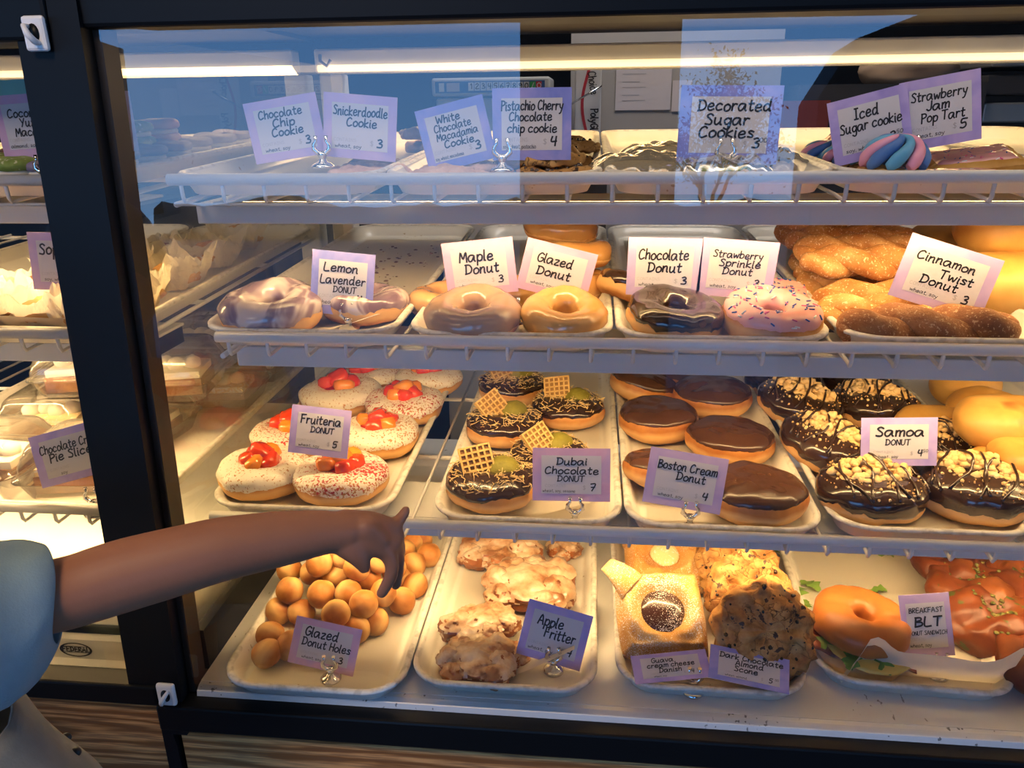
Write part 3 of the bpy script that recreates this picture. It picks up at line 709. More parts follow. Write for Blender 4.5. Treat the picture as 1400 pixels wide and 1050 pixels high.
noisy('fritter', [(0.30, (0.20, 0.055, 0.015)), (0.6, (0.36, 0.12, 0.03)), (0.8, (0.52, 0.22, 0.06))], 22, 0.35, coat=.4, bump_scale=60, bump_s=.4)
noisy('fritter_glaze', [(0.38, (0.26, 0.11, 0.045)), (0.48, (0.48, 0.30, 0.17)), (0.64, (0.64, 0.50, 0.36))], 34, 0.32, coat=.5, bump_scale=70, bump_s=.35, detail=6)
noisy('puff_pastry', [(0.28, (0.42, 0.17, 0.035)), (0.5, (0.62, 0.33, 0.09)), (0.74, (0.76, 0.50, 0.20))], 14, 0.45, bump_scale=50, bump_s=.3, specks=[(620, .61, .05, (.86, .80, .72), 16)])
noisy('pastry_cream', [(0.3, (0.80, 0.56, 0.28)), (0.7, (0.86, 0.66, 0.36))], 14, 0.5, specks=[(260, .56, .05, (.9, .86, .8), 9)])
noisy('dark_jam', [(0.3, (0.030, 0.008, 0.006)), (0.7, (0.05, 0.014, 0.01))], 14, 0.25, coat=.5, specks=[(700, .60, .03, (.8, .77, .72), 30)])
noisy('scone', [(0.30, (0.24, 0.09, 0.02)), (0.5, (0.45, 0.22, 0.06)), (0.72, (0.62, 0.38, 0.14))], 55, 0.6, bump_scale=60, bump_s=.9, bump_d=.004, specks=[(110, .66, .04, (.06, .03, .02), 30)])
noisy('chip_cookie', [(0.28, (0.34, 0.15, 0.04)), (0.5, (0.54, 0.29, 0.09)), (0.74, (0.68, 0.42, 0.16))], 30, 0.6, bump_scale=80, bump_s=.8, bump_d=.004, specks=[(55, .63, .03, (.04, .02, .014), None)])
noisy('pink_cookie', [(0.28, (0.55, 0.34, 0.24)), (0.7, (0.76, 0.56, 0.44))], 40, 0.65, bump_scale=90, bump_s=.7, bump_d=.003)
noisy('frost_blue', [(0.3, (0.10, 0.36, 0.62)), (0.7, (0.20, 0.50, 0.74))], 20, 0.4)
noisy('frost_pink', [(0.3, (0.80, 0.30, 0.46)), (0.7, (0.86, 0.42, 0.55))], 20, 0.4)
noisy('frost_navy', [(0.3, (0.05, 0.14, 0.42)), (0.7, (0.09, 0.22, 0.55))], 20, 0.4)
simple('sprinkle_blue', (0.02, 0.09, 0.36), .35); simple('sprinkle_white', (.85, .84, .82), .35); simple('sprinkle_pink', (.85, .16, .34), .35)
noisy('leaf_green', [(0.3, (0.10, 0.22, 0.03)), (0.7, (0.24, 0.40, 0.08))], 40, 0.5)
noisy('herb_dark', [(0.3, (0.05, 0.08, 0.015)), (0.7, (0.20, 0.16, 0.04))], 60, 0.6)
noisy('bacon', [(0.35, (0.16, 0.03, 0.015)), (0.55, (0.36, 0.10, 0.04)), (0.7, (0.62, 0.36, 0.18))], 60, .4)
simple('egg_yellow', (.86, .56, .12), .45)
noisy('bread_crumb', [(0.3, (.74, .50, .26)), (.7, (.84, .64, .38))], 90, .75, bump_scale=200, bump_s=.5)
noisy('macaron_green', [(0.3, (.20, .30, .05)), (.7, (.36, .46, .12))], 60, .6, bump_scale=150, bump_s=.7, specks=[(120, .62, .04, (.75, .78, .5), None)])
noisy('macaron_purple', [(0.3, (.24, .18, .30)), (.7, (.36, .29, .42))], 20, .6, bump_scale=60, bump_s=.3)
noisy('macaron_coral', [(0.3, (.80, .30, .18)), (.7, (.86, .42, .28))], 30, .6)
noisy('whipped', [(0.3, (.86, .80, .70)), (.7, (.92, .88, .80))], 20, .5)
noisy('pie_brown', [(0.3, (.16, .06, .03)), (.6, (.30, .13, .05)), (.8, (.46, .24, .1))], 40, .5, bump_scale=120, bump_s=.6)
noisy('fried_dough', [(0.3, (.50, .24, .07)), (.7, (.74, .45, .18))], 30, .55, bump_scale=120, bump_s=.5)

def crack(name, scale):
    """dark crazed cracks over a baked crust"""
    nt = MATS[name].node_tree; b = nt.nodes['Principled BSDF']
    vec = tex_coord(nt, 'Object', None, True)
    wv = nt.nodes.new('ShaderNodeTexNoise'); wv.inputs['Scale'].default_value = 60; nt.links.new(vec, wv.inputs['Vector'])
    mx = nt.nodes.new('ShaderNodeVectorMath'); mx.operation = 'MULTIPLY_ADD'; mx.inputs[1].default_value = (.030,) * 3
    nt.links.new(wv.outputs['Color'], mx.inputs[0]); nt.links.new(vec, mx.inputs[2])
    vo = nt.nodes.new('ShaderNodeTexVoronoi'); vo.feature = 'DISTANCE_TO_EDGE'; vo.inputs['Scale'].default_value = scale; nt.links.new(mx.outputs[0], vo.inputs['Vector'])
    k = ramp(nt, vo.outputs['Distance'], [(0.0, (0, 0, 0)), (0.05, (1, 1, 1))])
    gm = ramp(nt, noise_node(nt, vec, 38, 2.0), [(.42, (1, 1, 1)), (.60, (0, 0, 0))]); k = mixc(nt, gm, k, (1, 1, 1))
    src = b.inputs['Base Color'].links[0].from_socket
    nt.links.new(mixc(nt, k, (.17, .075, .022), src), b.inputs['Base Color'])
    bump(nt, b, k, .7, .003)
crack('scone', 62); crack('chip_cookie', 80)

# ------------------------------------------------------------------ donut geometry
def sgnp(v, e): return math.copysign(abs(v) ** e, v)
def prof_torus(Ro, rh, Hh, e=.88):
    R0 = (Ro + rh) / 2; a = (Ro - rh) / 2
    def P(s):
        ph = R(-90 - 360 * s); return (R0 + a * sgnp(math.cos(ph), e), Hh / 2 + Hh / 2 * sgnp(math.sin(ph), e))
    return P
def prof_dome(Ro, Hh, dent=0.0, dw=.35, er=.72, ez=.75):
    def P(s):
        th = math.pi * s
        r = Ro * abs(math.sin(th)) ** er if th > 1e-6 else 0.0
        if s >= .9999: r = 0.0
        z = Hh / 2 + Hh / 2 * sgnp(math.cos(th), ez)
        if s < .5: z -= dent * math.exp(-(r / (dw * Ro)) ** 2)
        return (r, z)
    return P
class Donut:
    def __init__(s, P, seed=0, amp=.03, sx=1.0, sy=1.0, frq=28):
        s.P, s.seed, s.amp, s.sx, s.sy, s.frq = P, seed, amp, sx, sy, frq
    def pos(self, th, s, off=0.0):
        r, z = self.P(s)
        e = 2e-3; r1, z1 = self.P(max(0, s - e)); r2, z2 = self.P(min(1, s + e))
        tr, tz = r2 - r1, z2 - z1; l = math.hypot(tr, tz) or 1
        nr, nz = -tz / l, tr / l
        if not getattr(self, 'ori', None):
            r_, z_ = self.P(.5 if self.P(0)[0] > .001 else 0.0)   # top
            a, b_ = self.P(.499 if self.P(0)[0] > .001 else .001), self.P(.501 if self.P(0)[0] > .001 else .003)
            self.ori = 1 if (b_[0] - a[0]) > 0 else -1
        nr, nz = nr * self.ori, nz * self.ori
        base = Vector((r * math.cos(th) * self.sx, r * math.sin(th) * self.sy, z))
        d = off + self.amp * .03 * (fnoise(base, self.frq, self.seed) + .5 * fnoise(base, self.frq * 2.6, self.seed + 3))
        p = base + Vector((nr * math.cos(th), nr * math.sin(th), nz)) * d
        p.z = max(p.z, 0.0)
        return p
    def body(self, n=48, m_=30):
        b = MB(); b.grid([[self.pos(2 * math.pi * i / n, j / m_) for j in range(m_ + 1)] for i in range(n)], closed_u=True)
        return b
    def icing(self, s0, s1, wave=.03, thick=.0022, wf=3.2, n=64, m_=22, fine=.5):
        b = MB(); rows = []
        for i in range(n):
            th = 2 * math.pi * i / n; q = Vector((math.cos(th), math.sin(th), self.seed * 1.7))
            w = wave * (fnoise(q, wf / 2, self.seed) + fine * fnoise(q, wf * 2, self.seed + 5))
            a = s0 + (wave * .6 * fnoise(q, wf / 2, self.seed + 9) if s0 > 0 else 0)
            e = s1 + w; row = []
            for j in range(m_ + 1):
                u = j / m_
                if s0 > 0: k = 1 - abs(2 * u - 1) ** 7
                else: k = 1 - u ** 8
                row.append(self.pos(th, a + (e - a) * u, -.0006 + (thick + .0006) * k))
            rows.append(row)
        b.grid(rows, closed_u=True)
        return b
def bvh_of(*mbs):
    v = []; f = []
    for q in mbs:
        o = len(v); v += [Vector(p) for p in q.v]; f += [[i + o for i in ff] for ff in q.f]
    return BVHTree.FromPolygons(v, f)
def drop(bv, x, y):
    h = bv.ray_cast(Vector((x, y, .3)), Vector((0, 0, -1)))
    return (h[0], h[1]) if h[0] is not None else (None, None)
def capsule(b, c, d, ln, r):
    d = d.normalized()
    b.tube([c - d * (ln / 2 + r * .6), c - d * ln / 2, c + d * ln / 2, c + d * (ln / 2 + r * .6)], [r * .45, r, r, r * .45], 6)
def nugget(b, c, r, rng, sq=1.0):
    s = rng.random() * 50
    b.ball(c, r, 7, 5, lambda d: 1 + .38 * fnoise(d, 1.7, s), (1, rng.uniform(.7, 1.2), sq))
def sprinkle_mb(bv, Ro, count, rng, rmin=0.0, ln=.0052, r=.0009):
    b = MB(); k = 0
    while k < count:
        a = rng.random() * 2 * math.pi; q = Ro * math.sqrt(rng.random())
        if q < rmin: continue
        h, nn = drop(bv, q * math.cos(a), q * math.sin(a))
        if h is None: k += 1; continue
        t = Vector((rng.uniform(-1, 1), rng.uniform(-1, 1), rng.uniform(-.2, .2))); t = t - nn * t.dot(nn)
        b.cur = rng.choice([0, 0, 1, 2, 2, 1, 0])
        capsule(b, h + nn * r * .6, t, ln * rng.uniform(.7, 1.1), r); k += 1
    return b
SPR = None
def mats(*n): return [MATS[q] for q in n]

PROTO = {}
def proto(kind):
    """first instance of a pastry kind, built at the origin with its parts"""
    r = bpy.data.objects.new('pastry', None); r.empty_display_size = .02; col.objects.link(r)
    k, _, var = kind.partition(':'); var = int(var or 0); rng = random.Random(hash_(kind))
    BUILD[k](r, var, rng); r['nominal'] = NOM[k]; return r
def hash_(s): return sum((i + 1) * ord(c) for i, c in enumerate(s))
NAMES = {}; NOM = {}; BUILD = {}; CATS = {}
def kind(k, name, cat, nominal):
    def deco(fn): BUILD[k] = fn; NAMES[k] = name; NOM[k] = nominal; CATS[k] = cat; return fn
    return deco

def ring(body_mat, ice_mat, s0=.30, s1=.70, wave=.05, sprinkles=0, thick=.0024, Ro=.056, rh=.011, Hh=.037):
    def fn(r, var, rng):
        D = Donut(prof_torus(Ro, rh, Hh), var + 1 + Ro * 90, .10)
        D.body().build('dough_ring', MATS[body_mat], r)
        if ice_mat:
            ic = D.icing(s0, s1, wave, thick); ic.build('icing', MATS[ice_mat], r)
            if sprinkles:
                sprinkle_mb(bvh_of(ic), Ro, sprinkles, rng, rh).build('sprinkles', mats('sprinkle_blue', 'sprinkle_white', 'sprinkle_pink'), r)
    return fn
kind('glazed', 'glazed_ring_donut', 'donut', .112)(ring('dough_gold', 'glaze_clear', .12, .82, .03, 0, .0012, rh=.017))
kind('maple', 'maple_ring_donut', 'donut', .112)(ring('dough_gold', 'icing_maple', .20, .80, .03, rh=.017))
kind('choc', 'chocolate_ring_donut', 'donut', .112)(ring('dough_gold', 'icing_chocolate', .24, .74, .06, rh=.016))
kind('pink', 'pink_sprinkle_donut', 'donut', .112)(ring('dough_gold', 'icing_pink', .26, .70, .04, 95, rh=.016))
kind('marble', 'purple_marbled_donut', 'donut', .112)(ring('dough_gold', 'icing_marble', .26, .755, .06, rh=.015))

@kind('boston', 'chocolate_topped_filled_donut', 'donut', .114)
def _(r, var, rng):
    D = Donut(prof_dome(.057, .046), 3 + var, .10, 1.0, .96)
    D.body().build('dough_bun', MATS['dough_gold'], r)
    D.icing(0, .415 + .01 * var, .035, .002, 3).build('chocolate_icing', MATS['icing_milk_chocolate'], r)

@kind('fruit', 'fruit_topped_donut', 'donut', .114)
def _(r, var, rng):
    D = Donut(prof_dome(.057, .044, .012, .42), 11 + var, .12)
    D.body().build('dough_bun', MATS['dough_gold'], r)
    ic = D.icing(0, .50, .045, .0022, 3); ic.build('white_icing', MATS['icing_white_red' if var % 2 else 'icing_white_spiced'], r)
    j = MB(); j.ball((0, 0, .034), .031, 18, 8, lambda d: 1 + .16 * fnoise(d, 1.4, var), (1.0, 1, .34)); j.build('jam_pool', MATS['jam_red'], r)
    nf = 6 + var % 2
    for i in range(nf):
        a = 2 * math.pi * i / nf + var; q = .0 if i == 0 else .0165
        f = MB(); s = rng.random() * 40; c = Vector((q * math.cos(a), q * math.sin(a),   .0500 if i == 0 else .0435))
        f.ball((0, 0, 0),   .0148 if i else .0160, 12, 8, lambda d: (abs(d.x) ** 5 + abs(d.y) ** 5 + abs(d.z) ** 5) ** -.2 * (.86 + .14 * fnoise(d, 1.2, s)), (1.1, .9, .7))
        mtx = Matrix.Translation(c) @ Euler((rng.uniform(-.5, .5), rng.uniform(-.5, .5), rng.uniform(0, 6))).to_matrix().to_4x4()
        f.v = [mtx @ Vector(p) for p in f.v]
        f.build('fruit_chunk', MATS['fruit_orange' if (i + var) % 3 == 1 else 'fruit_red'], r)

@kind('dubai', 'waffle_topped_chocolate_donut', 'donut', .112)
def _(r, var, rng):
    D = Donut(prof_dome(.056, .043, .006, .30), 21 + var, .11)
    D.body().build('dough_bun', MATS['dough_pale'], r)
    ic = D.icing(0, .445, .05, .0026, 3.2); ic.build('chocolate_icing', MATS['icing_chocolate'], r)
    p = MB(); p.ball((.013, .004, .039), .0215, 20, 12, lambda d: 1 + .07 * fnoise(d, 2.5, var), (1, 1, .82)); p.build('pistachio_cream', MATS['pistachio'], r)
    # waffle square standing half sunk in the icing
    w = MB(); S = .0185; n = 5
    w.box((-S, -S, -.0012), (S, S, .0006)); w.cur = 1
    for i in range(n + 1):
        q = -S + 2 * S * i / n
        for sgn in (1, -1):
            lo, hi = (.0006, .0032) if sgn > 0 else (-.0038, -.0012)
            w.box((q - .0011, -S - .001, lo), (q + .0011, S + .001, hi)); w.box((-S - .001, q - .0011, lo), (S + .001, q + .0011, hi))
    mtx = Matrix.Translation((-.017, -.004, .054)) @ Euler((R(52), R(-8 - 6 * var), R(18 + 9 * var))).to_matrix().to_4x4()
    w.v = [mtx @ Vector(q) for q in w.v]; w.build('waffle_piece', mats('waffle_pit', 'waffle'), r)
    bv = bvh_of(ic); k = MB(); i = 0
    while i < 210:
        a = rng.random() * 6.283; q = .053 * math.sqrt(rng.uniform(.08, 1)); h, nn = drop(bv, q * math.cos(a), q * math.sin(a)); i += 1
        if h is None: continue
        t = Vector((rng.uniform(-1, 1), rng.uniform(-1, 1), rng.uniform(-.1, .3))).normalized() * rng.uniform(.003, .0075)
        s = t.cross(Vector((0, 0, 1))) * rng.uniform(-.5, .5)
        k.tube([h - t + nn * .0003, h + s + nn * .0012, h + t + nn * rng.uniform(.0002, .0025)], .00052, 4)
    k.build('pastry_shreds', MATS['shred'], r)

@kind('samoa', 'coconut_crumble_donut', 'donut', .118)
def _(r, var, rng):
    D = Donut(prof_dome(.058, .049), 31 + var, .12, 1.04, .90)
    D.body().build('dough_bun', MATS['dough_pale'], r)
    ic = D.icing(0, .545, .06, .0028, 3.2); ic.build('chocolate_icing', MATS['icing_chocolate'], r)
    bv = bvh_of(ic); c = MB()
    for i in range(230):
        a = rng.random() * 6.283; q = .040 * math.sqrt(rng.random())
        x, y = q * math.cos(a) * 1.1, q * math.sin(a) * .62 + .004
        hgt = .016 * (1 - (q / .042) ** 2)
        nugget(c, Vector((x, y, .0475 + hgt * rng.uniform(.1, 1))), rng.choice([.0024, .003, .0038, .0048, .006]), rng, rng.uniform(.5, 1))
    for i in range(150):
        a = rng.random() * 6.283; q = .055 * math.sqrt(rng.uniform(.2, 1)); h, nn = drop(bv, q * math.cos(a), q * math.sin(a) * .92)
        if h is None: continue
        nugget(c, h + nn * .0006, rng.choice([.001, .0014, .002, .0032]) * (1.2 - q / .07), rng)
    c.build('coconut_crumble', MATS['crumble'], r)
    bv = bvh_of(ic, c); d = MB()
    for i in range(7):
        x = -.045 + .015 * i; pts = []
        for j in range(26):
            y = -.052 + .104 * j / 25
            xx = x + .0035 * math.sin(j * .28 + i * 1.9 + var) + (.012 if var == 1 else -.006) * (j / 25 - .5) + .006 * math.sin(j * .11 * (1 + i % 3) + i * 2.4)
            h, nn = drop(bv, xx, y)
            if h is not None: pts.append(h + Vector((0, 0, .0006)))
        # smooth
        for _k in range(2):
            pts = [pts[0]] + [(pts[q - 1] + pts[q] * 2 + pts[q + 1]) / 4 for q in range(1, len(pts) - 1)] + [pts[-1]] if len(pts) > 3 else pts
        pts = [p + Vector((0, 0, .0009)) for p in pts]
        if len(pts) > 3: d.tube(pts, .0016, 6)
    d.build('chocolate_drizzle', MATS['icing_chocolate'], r)

@kind('twist', 'cinnamon_sugar_twist', 'donut', .20)
def _(r, var, rng):
    L = .100; turns = 1.5
    for s in range(2):
        b = MB(); rows = []; N = 60; M_ = 16
        for i in range(N + 1):
            u = i / N; x = -L + 2 * L * u; e = min(1, math.sin(math.pi * min(max(u, .0), 1)) * 2.6) if 0 < u < 1 else 0
            e = (1 - (abs(2 * u - 1)) ** 5) ** .5
            a = math.pi * (turns * 2 * u) + math.pi * s + var
            cy, cz = .0135 * math.cos(a) * e, .021 + .0085 * math.sin(a) * e
            rad = .0175 * e + .0003
            row = []
            for j in range(M_):
                t = 2 * math.pi * j / M_; p = Vector((x, cy + rad * 1.1 * math.cos(t), cz + rad * math.sin(t)))
                p += Vector((0, math.cos(t), math.sin(t))) * .0022 * fnoise(p, 45, var + s); p.z = max(p.z, 0); row.append(p)
            rows.append(row)
        b.grid(rows, closed_v=True, flip=False); b.build('dough_strand', MATS['cinnamon_shaded' if var == 1 else 'cinnamon_sugar'], r)

@kind('hole', 'donut_hole', 'donut hole', .034)
def _(r, var, rng):
    b = MB(); s = var * 3.3
    b.ball((0, 0, 0), .0182, 36, 24, lambda d: 1 + .07 * fnoise(d, 1.1, s) + .03 * fnoise(d, 3, s) + .012 * fnoise(d, 9, s), (1, 1, .94)); o = b.build('fried_dough', MATS['hole_dough'], r, (0, 0, .0172)); o.rotation_euler = (var * 1.3, var * .9 + .4, var)

def lumps(rng, n, rx, ry, rz, lr, seed):
    b = MB()
    b.ball((0, 0, rz * .9), 1, 56, 34, lambda d: 1 + .24 * fnoise(d, 1.6, seed) + .13 * fnoise(d, 4, seed) + .05 * fnoise(d, 9, seed), (rx * .9, ry * .9, rz * .95))
    for i in range(n):
        a = 2 * math.pi * i / n + rng.uniform(-.25, .25); q = rng.uniform(.55, .82)
        b.ball((rx * q * math.cos(a), ry * q * math.sin(a), rz * rng.uniform(.7, 1.1)), lr * rng.uniform(.8, 1.15), 34, 24, lambda d: 1 + .26 * fnoise(d, 1.5, seed + i) + .12 * fnoise(d, 4, seed + i) + .05 * fnoise(d, 9, seed + i), (1, 1, .8))
    b.v = [(p[0], p[1], max(p[2], .0)) for p in b.v]
    return b
@kind('fritter', 'apple_fritter', 'fritter', .135)
def _(r, var, rng):
    b = lumps(rng, 7, .058, .040, .020, .022, 7 + var * 5)
    o = b.build('fried_dough', MATS['fritter'], r)
    # glaze: the upper skin of the same lumps, a little thicker, with a ragged drip edge
    g = MB(); me = o.data
    nv = [Vector(v.co) + v.normal * .0013 for v in me.vertices]; keep = []
    for p in me.polygons:
        c = p.center
        if p.normal.z + .55 * fnoise(c, 60, var) + .35 * fnoise(c, 150, var) > .38: keep.append(list(p.vertices))
    used = sorted({i for f in keep for i in f}); mp = {q: i for i, q in enumerate(used)}
    g.add([nv[i] for i in used], [[mp[i] for i in f] for f in keep], True)
    g.build('glaze', MATS['fritter_glaze'], r)

def rough_disc(Ro, Hh, seed, amp=.12, frq=45, er=.45, ez=.5):
    D = Donut(prof_dome(Ro, Hh, 0, .3, er, ez), seed, amp * 2.2, 1, 1, frq); return D.body(56, 30)
@kind('cookie', 'chocolate_chip_cookie', 'cookie', .10)
def _(r, var, rng):
    b = rough_disc(.05, .015, 41 + var); b.build('cookie_disc', MATS['chip_cookie'], r)
    bv = bvh_of(b); c = MB()
    for i in range(22):
        a = rng.random() * 6.283; q = .044 * math.sqrt(rng.random()); h, nn = drop(bv, q * math.cos(a), q * math.sin(a))
        if h is not None: nugget(c, h, rng.uniform(.002, .0036), rng)
    c.build('chocolate_chips', MATS['icing_chocolate'], r)
@kind('pinkcookie', 'sugar_dusted_cookie', 'cookie', .10)
def _(r, var, rng):
    rough_disc(.05, .017, 47 + var).build('cookie_disc', MATS['pink_cookie'], r)
@kind('scone', 'chocolate_chip_scone', 'scone', .115)
def _(r, var, rng):
    b = rough_disc(.0575, .036, 53 + var, .17, 62, .42, .62); b.build('scone_disc', MATS['scone'], r)
    bv = bvh_of(b); c = MB()
    for i in range(26):
        a = rng.random() * 6.283; q = .053 * math.sqrt(rng.random()); h, nn = drop(bv, q * math.cos(a), q * math.sin(a))
        if h is not None: nugget(c, h - nn * .0006, rng.uniform(.0012, .0034), rng)
    c.build('chocolate_chips', MATS['icing_chocolate'], r)
@kind('bun', 'plain_bun', 'bun', .12)
def _(r, var, rng):
    D = Donut(prof_dome(.06, .066, 0, .3, .8, .85), 61 + var, .16, 1.0, .82, 16); D.body().build('bun_crust', MATS['bun_crust'], r)
@kind('savory', 'savory_stuffed_bun', 'bun', .13)
def _(r, var, rng):
    D = Donut(prof_dome(.065, .055, .014, .3, .8, .8), 71 + var, .45, 1.0, .86, 22); b = D.body(); b.build('bun_crust', MATS['savory_crust'], r)
    bv = bvh_of(b); c = MB()
    for i in range(44):
        a = rng.random() * 6.283; q = .022 * math.sqrt(rng.random()) if i < 34 else .05 * math.sqrt(rng.random()); h, nn = drop(bv, q * math.cos(a), q * math.sin(a))
        if h is not None: nugget(c, h + nn * .0006, rng.uniform(.0014, .0036), rng, .5)
    c.build('herb_filling', MATS['herb_dark'], r)

@kind('danish', 'powdered_jam_danish', 'danish', .125)
def _(r, var, rng):
    S = .058; n = 32; rows = []
    def top(u, v):
        q = math.hypot(u, v); e = max(abs(u), abs(v))
        z = .019 * (1 - e ** 6) ** .5 + .008 * math.exp(-((q - .72) / .16) ** 2)
        z -= .010 * math.exp(-(q / .56) ** 4)
        z += .0045 * math.exp(-((e - .80) / .05) ** 2) - .003 * math.exp(-((e - .68) / .04) ** 2) * (1 if q > .6 else 0)
        z += .0030 * fnoise((u, v, 0), 3, var) + .0010 * math.sin(22 * u + 9 * v)
        return z
    for i in range(n + 1):
        u = -1 + 2 * i / n; row = []
        for j in range(n + 1):
            v = -1 + 2 * j / n; k = 1 - .07 * (1 - abs(u)) * 0 - .06 * (u * v) ** 2
            row.append(Vector((S * u * k, S * v * k, .012 + top(u, v))))
        rows.append(row)
    b = MB(); b.grid(rows)
    per = [rows[i][0] for i in range(n)] + [rows[n][j] for j in range(n)] + [rows[i][n] for i in range(n, 0, -1)] + [rows[0][j] for j in range(n, 0, -1)]
    b.grid([[Vector((p.x, p.y, p.z)), Vector((p.x * 1.015, p.y * 1.015, .009)), Vector((p.x * .97, p.y * .97, 0)), Vector((0, 0, 0))] for p in per], closed_u=True, flip=True)
    b.build('pastry_square', MATS['puff_pastry'], r)
    c = MB(); rr = []
    for i in range(15):
        u = i / 14; x = -.036 - .034 * u; y = .032 + .030 * u; z = .028 + .012 * math.sin(u * 2.2); wd = .024 * (1 - .55 * u) ; rr.append([Vector((x + .7 * wd * math.cos(t), y + .7 * wd * math.cos(t), z + .5 * wd * math.sin(t) * (1 if u < .98 else .3))) for t in [2 * math.pi * q / 14 for q in range(14)]])
    c.grid(rr, closed_v=True, flip=True); c.add(rr[-1], [list(range(14))], True); c.build('folded_corner', MATS['puff_pastry'], r)
    d = MB(); d.ball((0, 0, .0245), .0300 if var == 0 else .022, 26, 12, lambda q: 1 + .05 * fnoise(q, 2, var), (1, 1, .30)); d.build('jam_centre', MATS['dark_jam' if var == 0 else 'pastry_cream'], r)

@kind('swirl', 'swirl_iced_cookie', 'cookie', .085)
def _(r, var, rng):
    b = rough_disc(.0425, .014, 81 + var); b.build('cookie_disc', MATS['chip_cookie'], r)
    for k in range(9):
        pts = []; rad = []
        for i in range(22):
            u = i / 21; a = 2 * math.pi * k / 9 + 1.5 * u + var; q = .0335 * max(0, math.cos(u * math.pi / 2)) ** .8
            pts.append((q * math.cos(a), q * math.sin(a), .0165 + .026 * math.sin(u * math.pi / 2))); rad.append(.0085 * (1 - .62 * u) * (.55 + .45 * min(1, u * 6)))
        f = MB(); f.tube(pts, rad, 9); f.build('icing_swirl', MATS[('frost_blue', 'frost_pink', 'frost_navy')[k % 3]], r)
@kind('tart', 'pink_iced_tart', 'tart', .10)
def _(r, var, rng):
    b = MB(); n = 26; rows = []
    w, h = .052, .036
    def zt(u, v): e = max(abs(u), abs(v)); return .004 + .009 * max(0, 1 - e ** 5) + .0012 * fnoise((u, v, 0), 4, var) + (.0012 * math.sin(30 * (u if abs(v) > abs(u) else v)) if e > .86 else 0)
    b.grid([[Vector((w * u, h * v, zt(u, v))) for v in [-1 + 2 * j / n for j in range(n + 1)]] for u in [-1 + 2 * i / n for i in range(n + 1)]])
    b.box((-w, -h, 0), (w, h, .0042)); b.build('pastry_case', MATS['bun_crust'], r)
    c = MB()
    c.grid([[Vector((w * .84 * u, h * .8 * v, zt(.84 * u, .8 * v) + (.0016 if max(abs(u), abs(v)) < .99 else -.002) + .0004 * fnoise((u, v, 1), 6, var))) for v in [-1 + 2 * j / n for j in range(n + 1)]] for u in [-1 + 2 * i / n for i in range(n + 1)]])
    c.build('pink_icing', MATS['icing_pink'], r)
    bv = bvh_of(c); sprinkle_mb(bv, .042, 60, rng, 0, .005, .0009).build('sprinkles', mats('sprinkle_blue', 'sprinkle_white', 'sprinkle_pink'), r)

@kind('blt', 'donut_sandwich', 'sandwich', .125)
def _(r, var, rng):
    D = Donut(prof_dome(.060, .026, 0, .3, .6, .6), 91, .10); D.body().build('bottom_half', MATS['bread_crumb'], r)
    b = MB()
    for k in range(3):
        rr = []
        for i in range(24):
            u = i / 23; x = -.066 + .132 * u; z = .031 + .004 * math.sin(u * 17 + k); y = -.028 + .026 * k
            rr.append([Vector((x, y - .013, z)), Vector((x, y, z + .002)), Vector((x, y + .013, z)), Vector((x, y + .012, z - .002)), Vector((x, y - .012, z - .002))])
        b.grid(rr, closed_v=True)
    b.build('bacon_strips', MATS['bacon'], r)
    e = MB(); e.ball((.012, -.008, .033), .055, 30, 8, lambda d: 1 + .08 * fnoise(d, 2, 3), (1, 1, .10)); e.build('egg_layer', MATS['egg_yellow'], r)
    g = MB()
    for i in range(9):
        a = i * .75 + 2.2; g_leaf(g, Vector((.047 * math.cos(a), .047 * math.sin(a), .036)), a, .03, rng)
    g.build('lettuce', MATS['leaf_green'], r)
    D = Donut(prof_torus(.061, .012, .040, .85), 93, .12); t = D.body(); q = Matrix.Translation((0, .002, .036)) @ Matrix.Rotation(R(-5), 4, 'X')
    t.v = [q @ Vector(p) for p in t.v]; t.build('top_ring', MATS['bun_gold'], r)
noisy('bun_gold', [(0.3, (0.33, 0.100, 0.018)), (0.7, (0.43, 0.155, 0.034))], 16, 0.40, bump_scale=140, bump_s=.12)
def g_leaf(b, p, a, ln, rng):
    rows = []; n = 12
    for i in range(n + 1):
        u = i / n; wd = ln * (.10 + .34 * math.sin(math.pi * min(1, u * 1.02)) * (.65 + .35 * math.cos(u * 19))) * (1 if u < .97 else .2)
        c = Vector((math.cos(a), math.sin(a), 0)) * ln * (u - .3); s = Vector((-math.sin(a), math.cos(a), 0)) * wd
        z = Vector((0, 0, .004 * math.sin(u * 5) + .0012))
        rows.append([p + c - s + z, p + c + z * .5 + Vector((0, 0, -.0008)), p + c + s + z])
    b.grid(rows)

@kind('macaron', 'macaron', 'macaron', .062)
def _(r, var, rng):
    mt = ('macaron_green', 'macaron_purple', 'macaron_coral')[var]
    for z0, nm in ((0, 'lower_shell'), (.022, 'upper_shell')):
        D = Donut(prof_dome(.031, .020, 0, .3, .6, .7), 99 + var + z0, .12); b = D.body(36, 18); b.v = [(p[0], p[1], p[2] + z0) for p in b.v]; b.build(nm, MATS[mt], r)
    f = MB(); f.lathe([(0, .016), (.027, .017), (.028, .021), (.027, .025), (0, .026)], n=28); f.build('filling', MATS['whipped'], r)

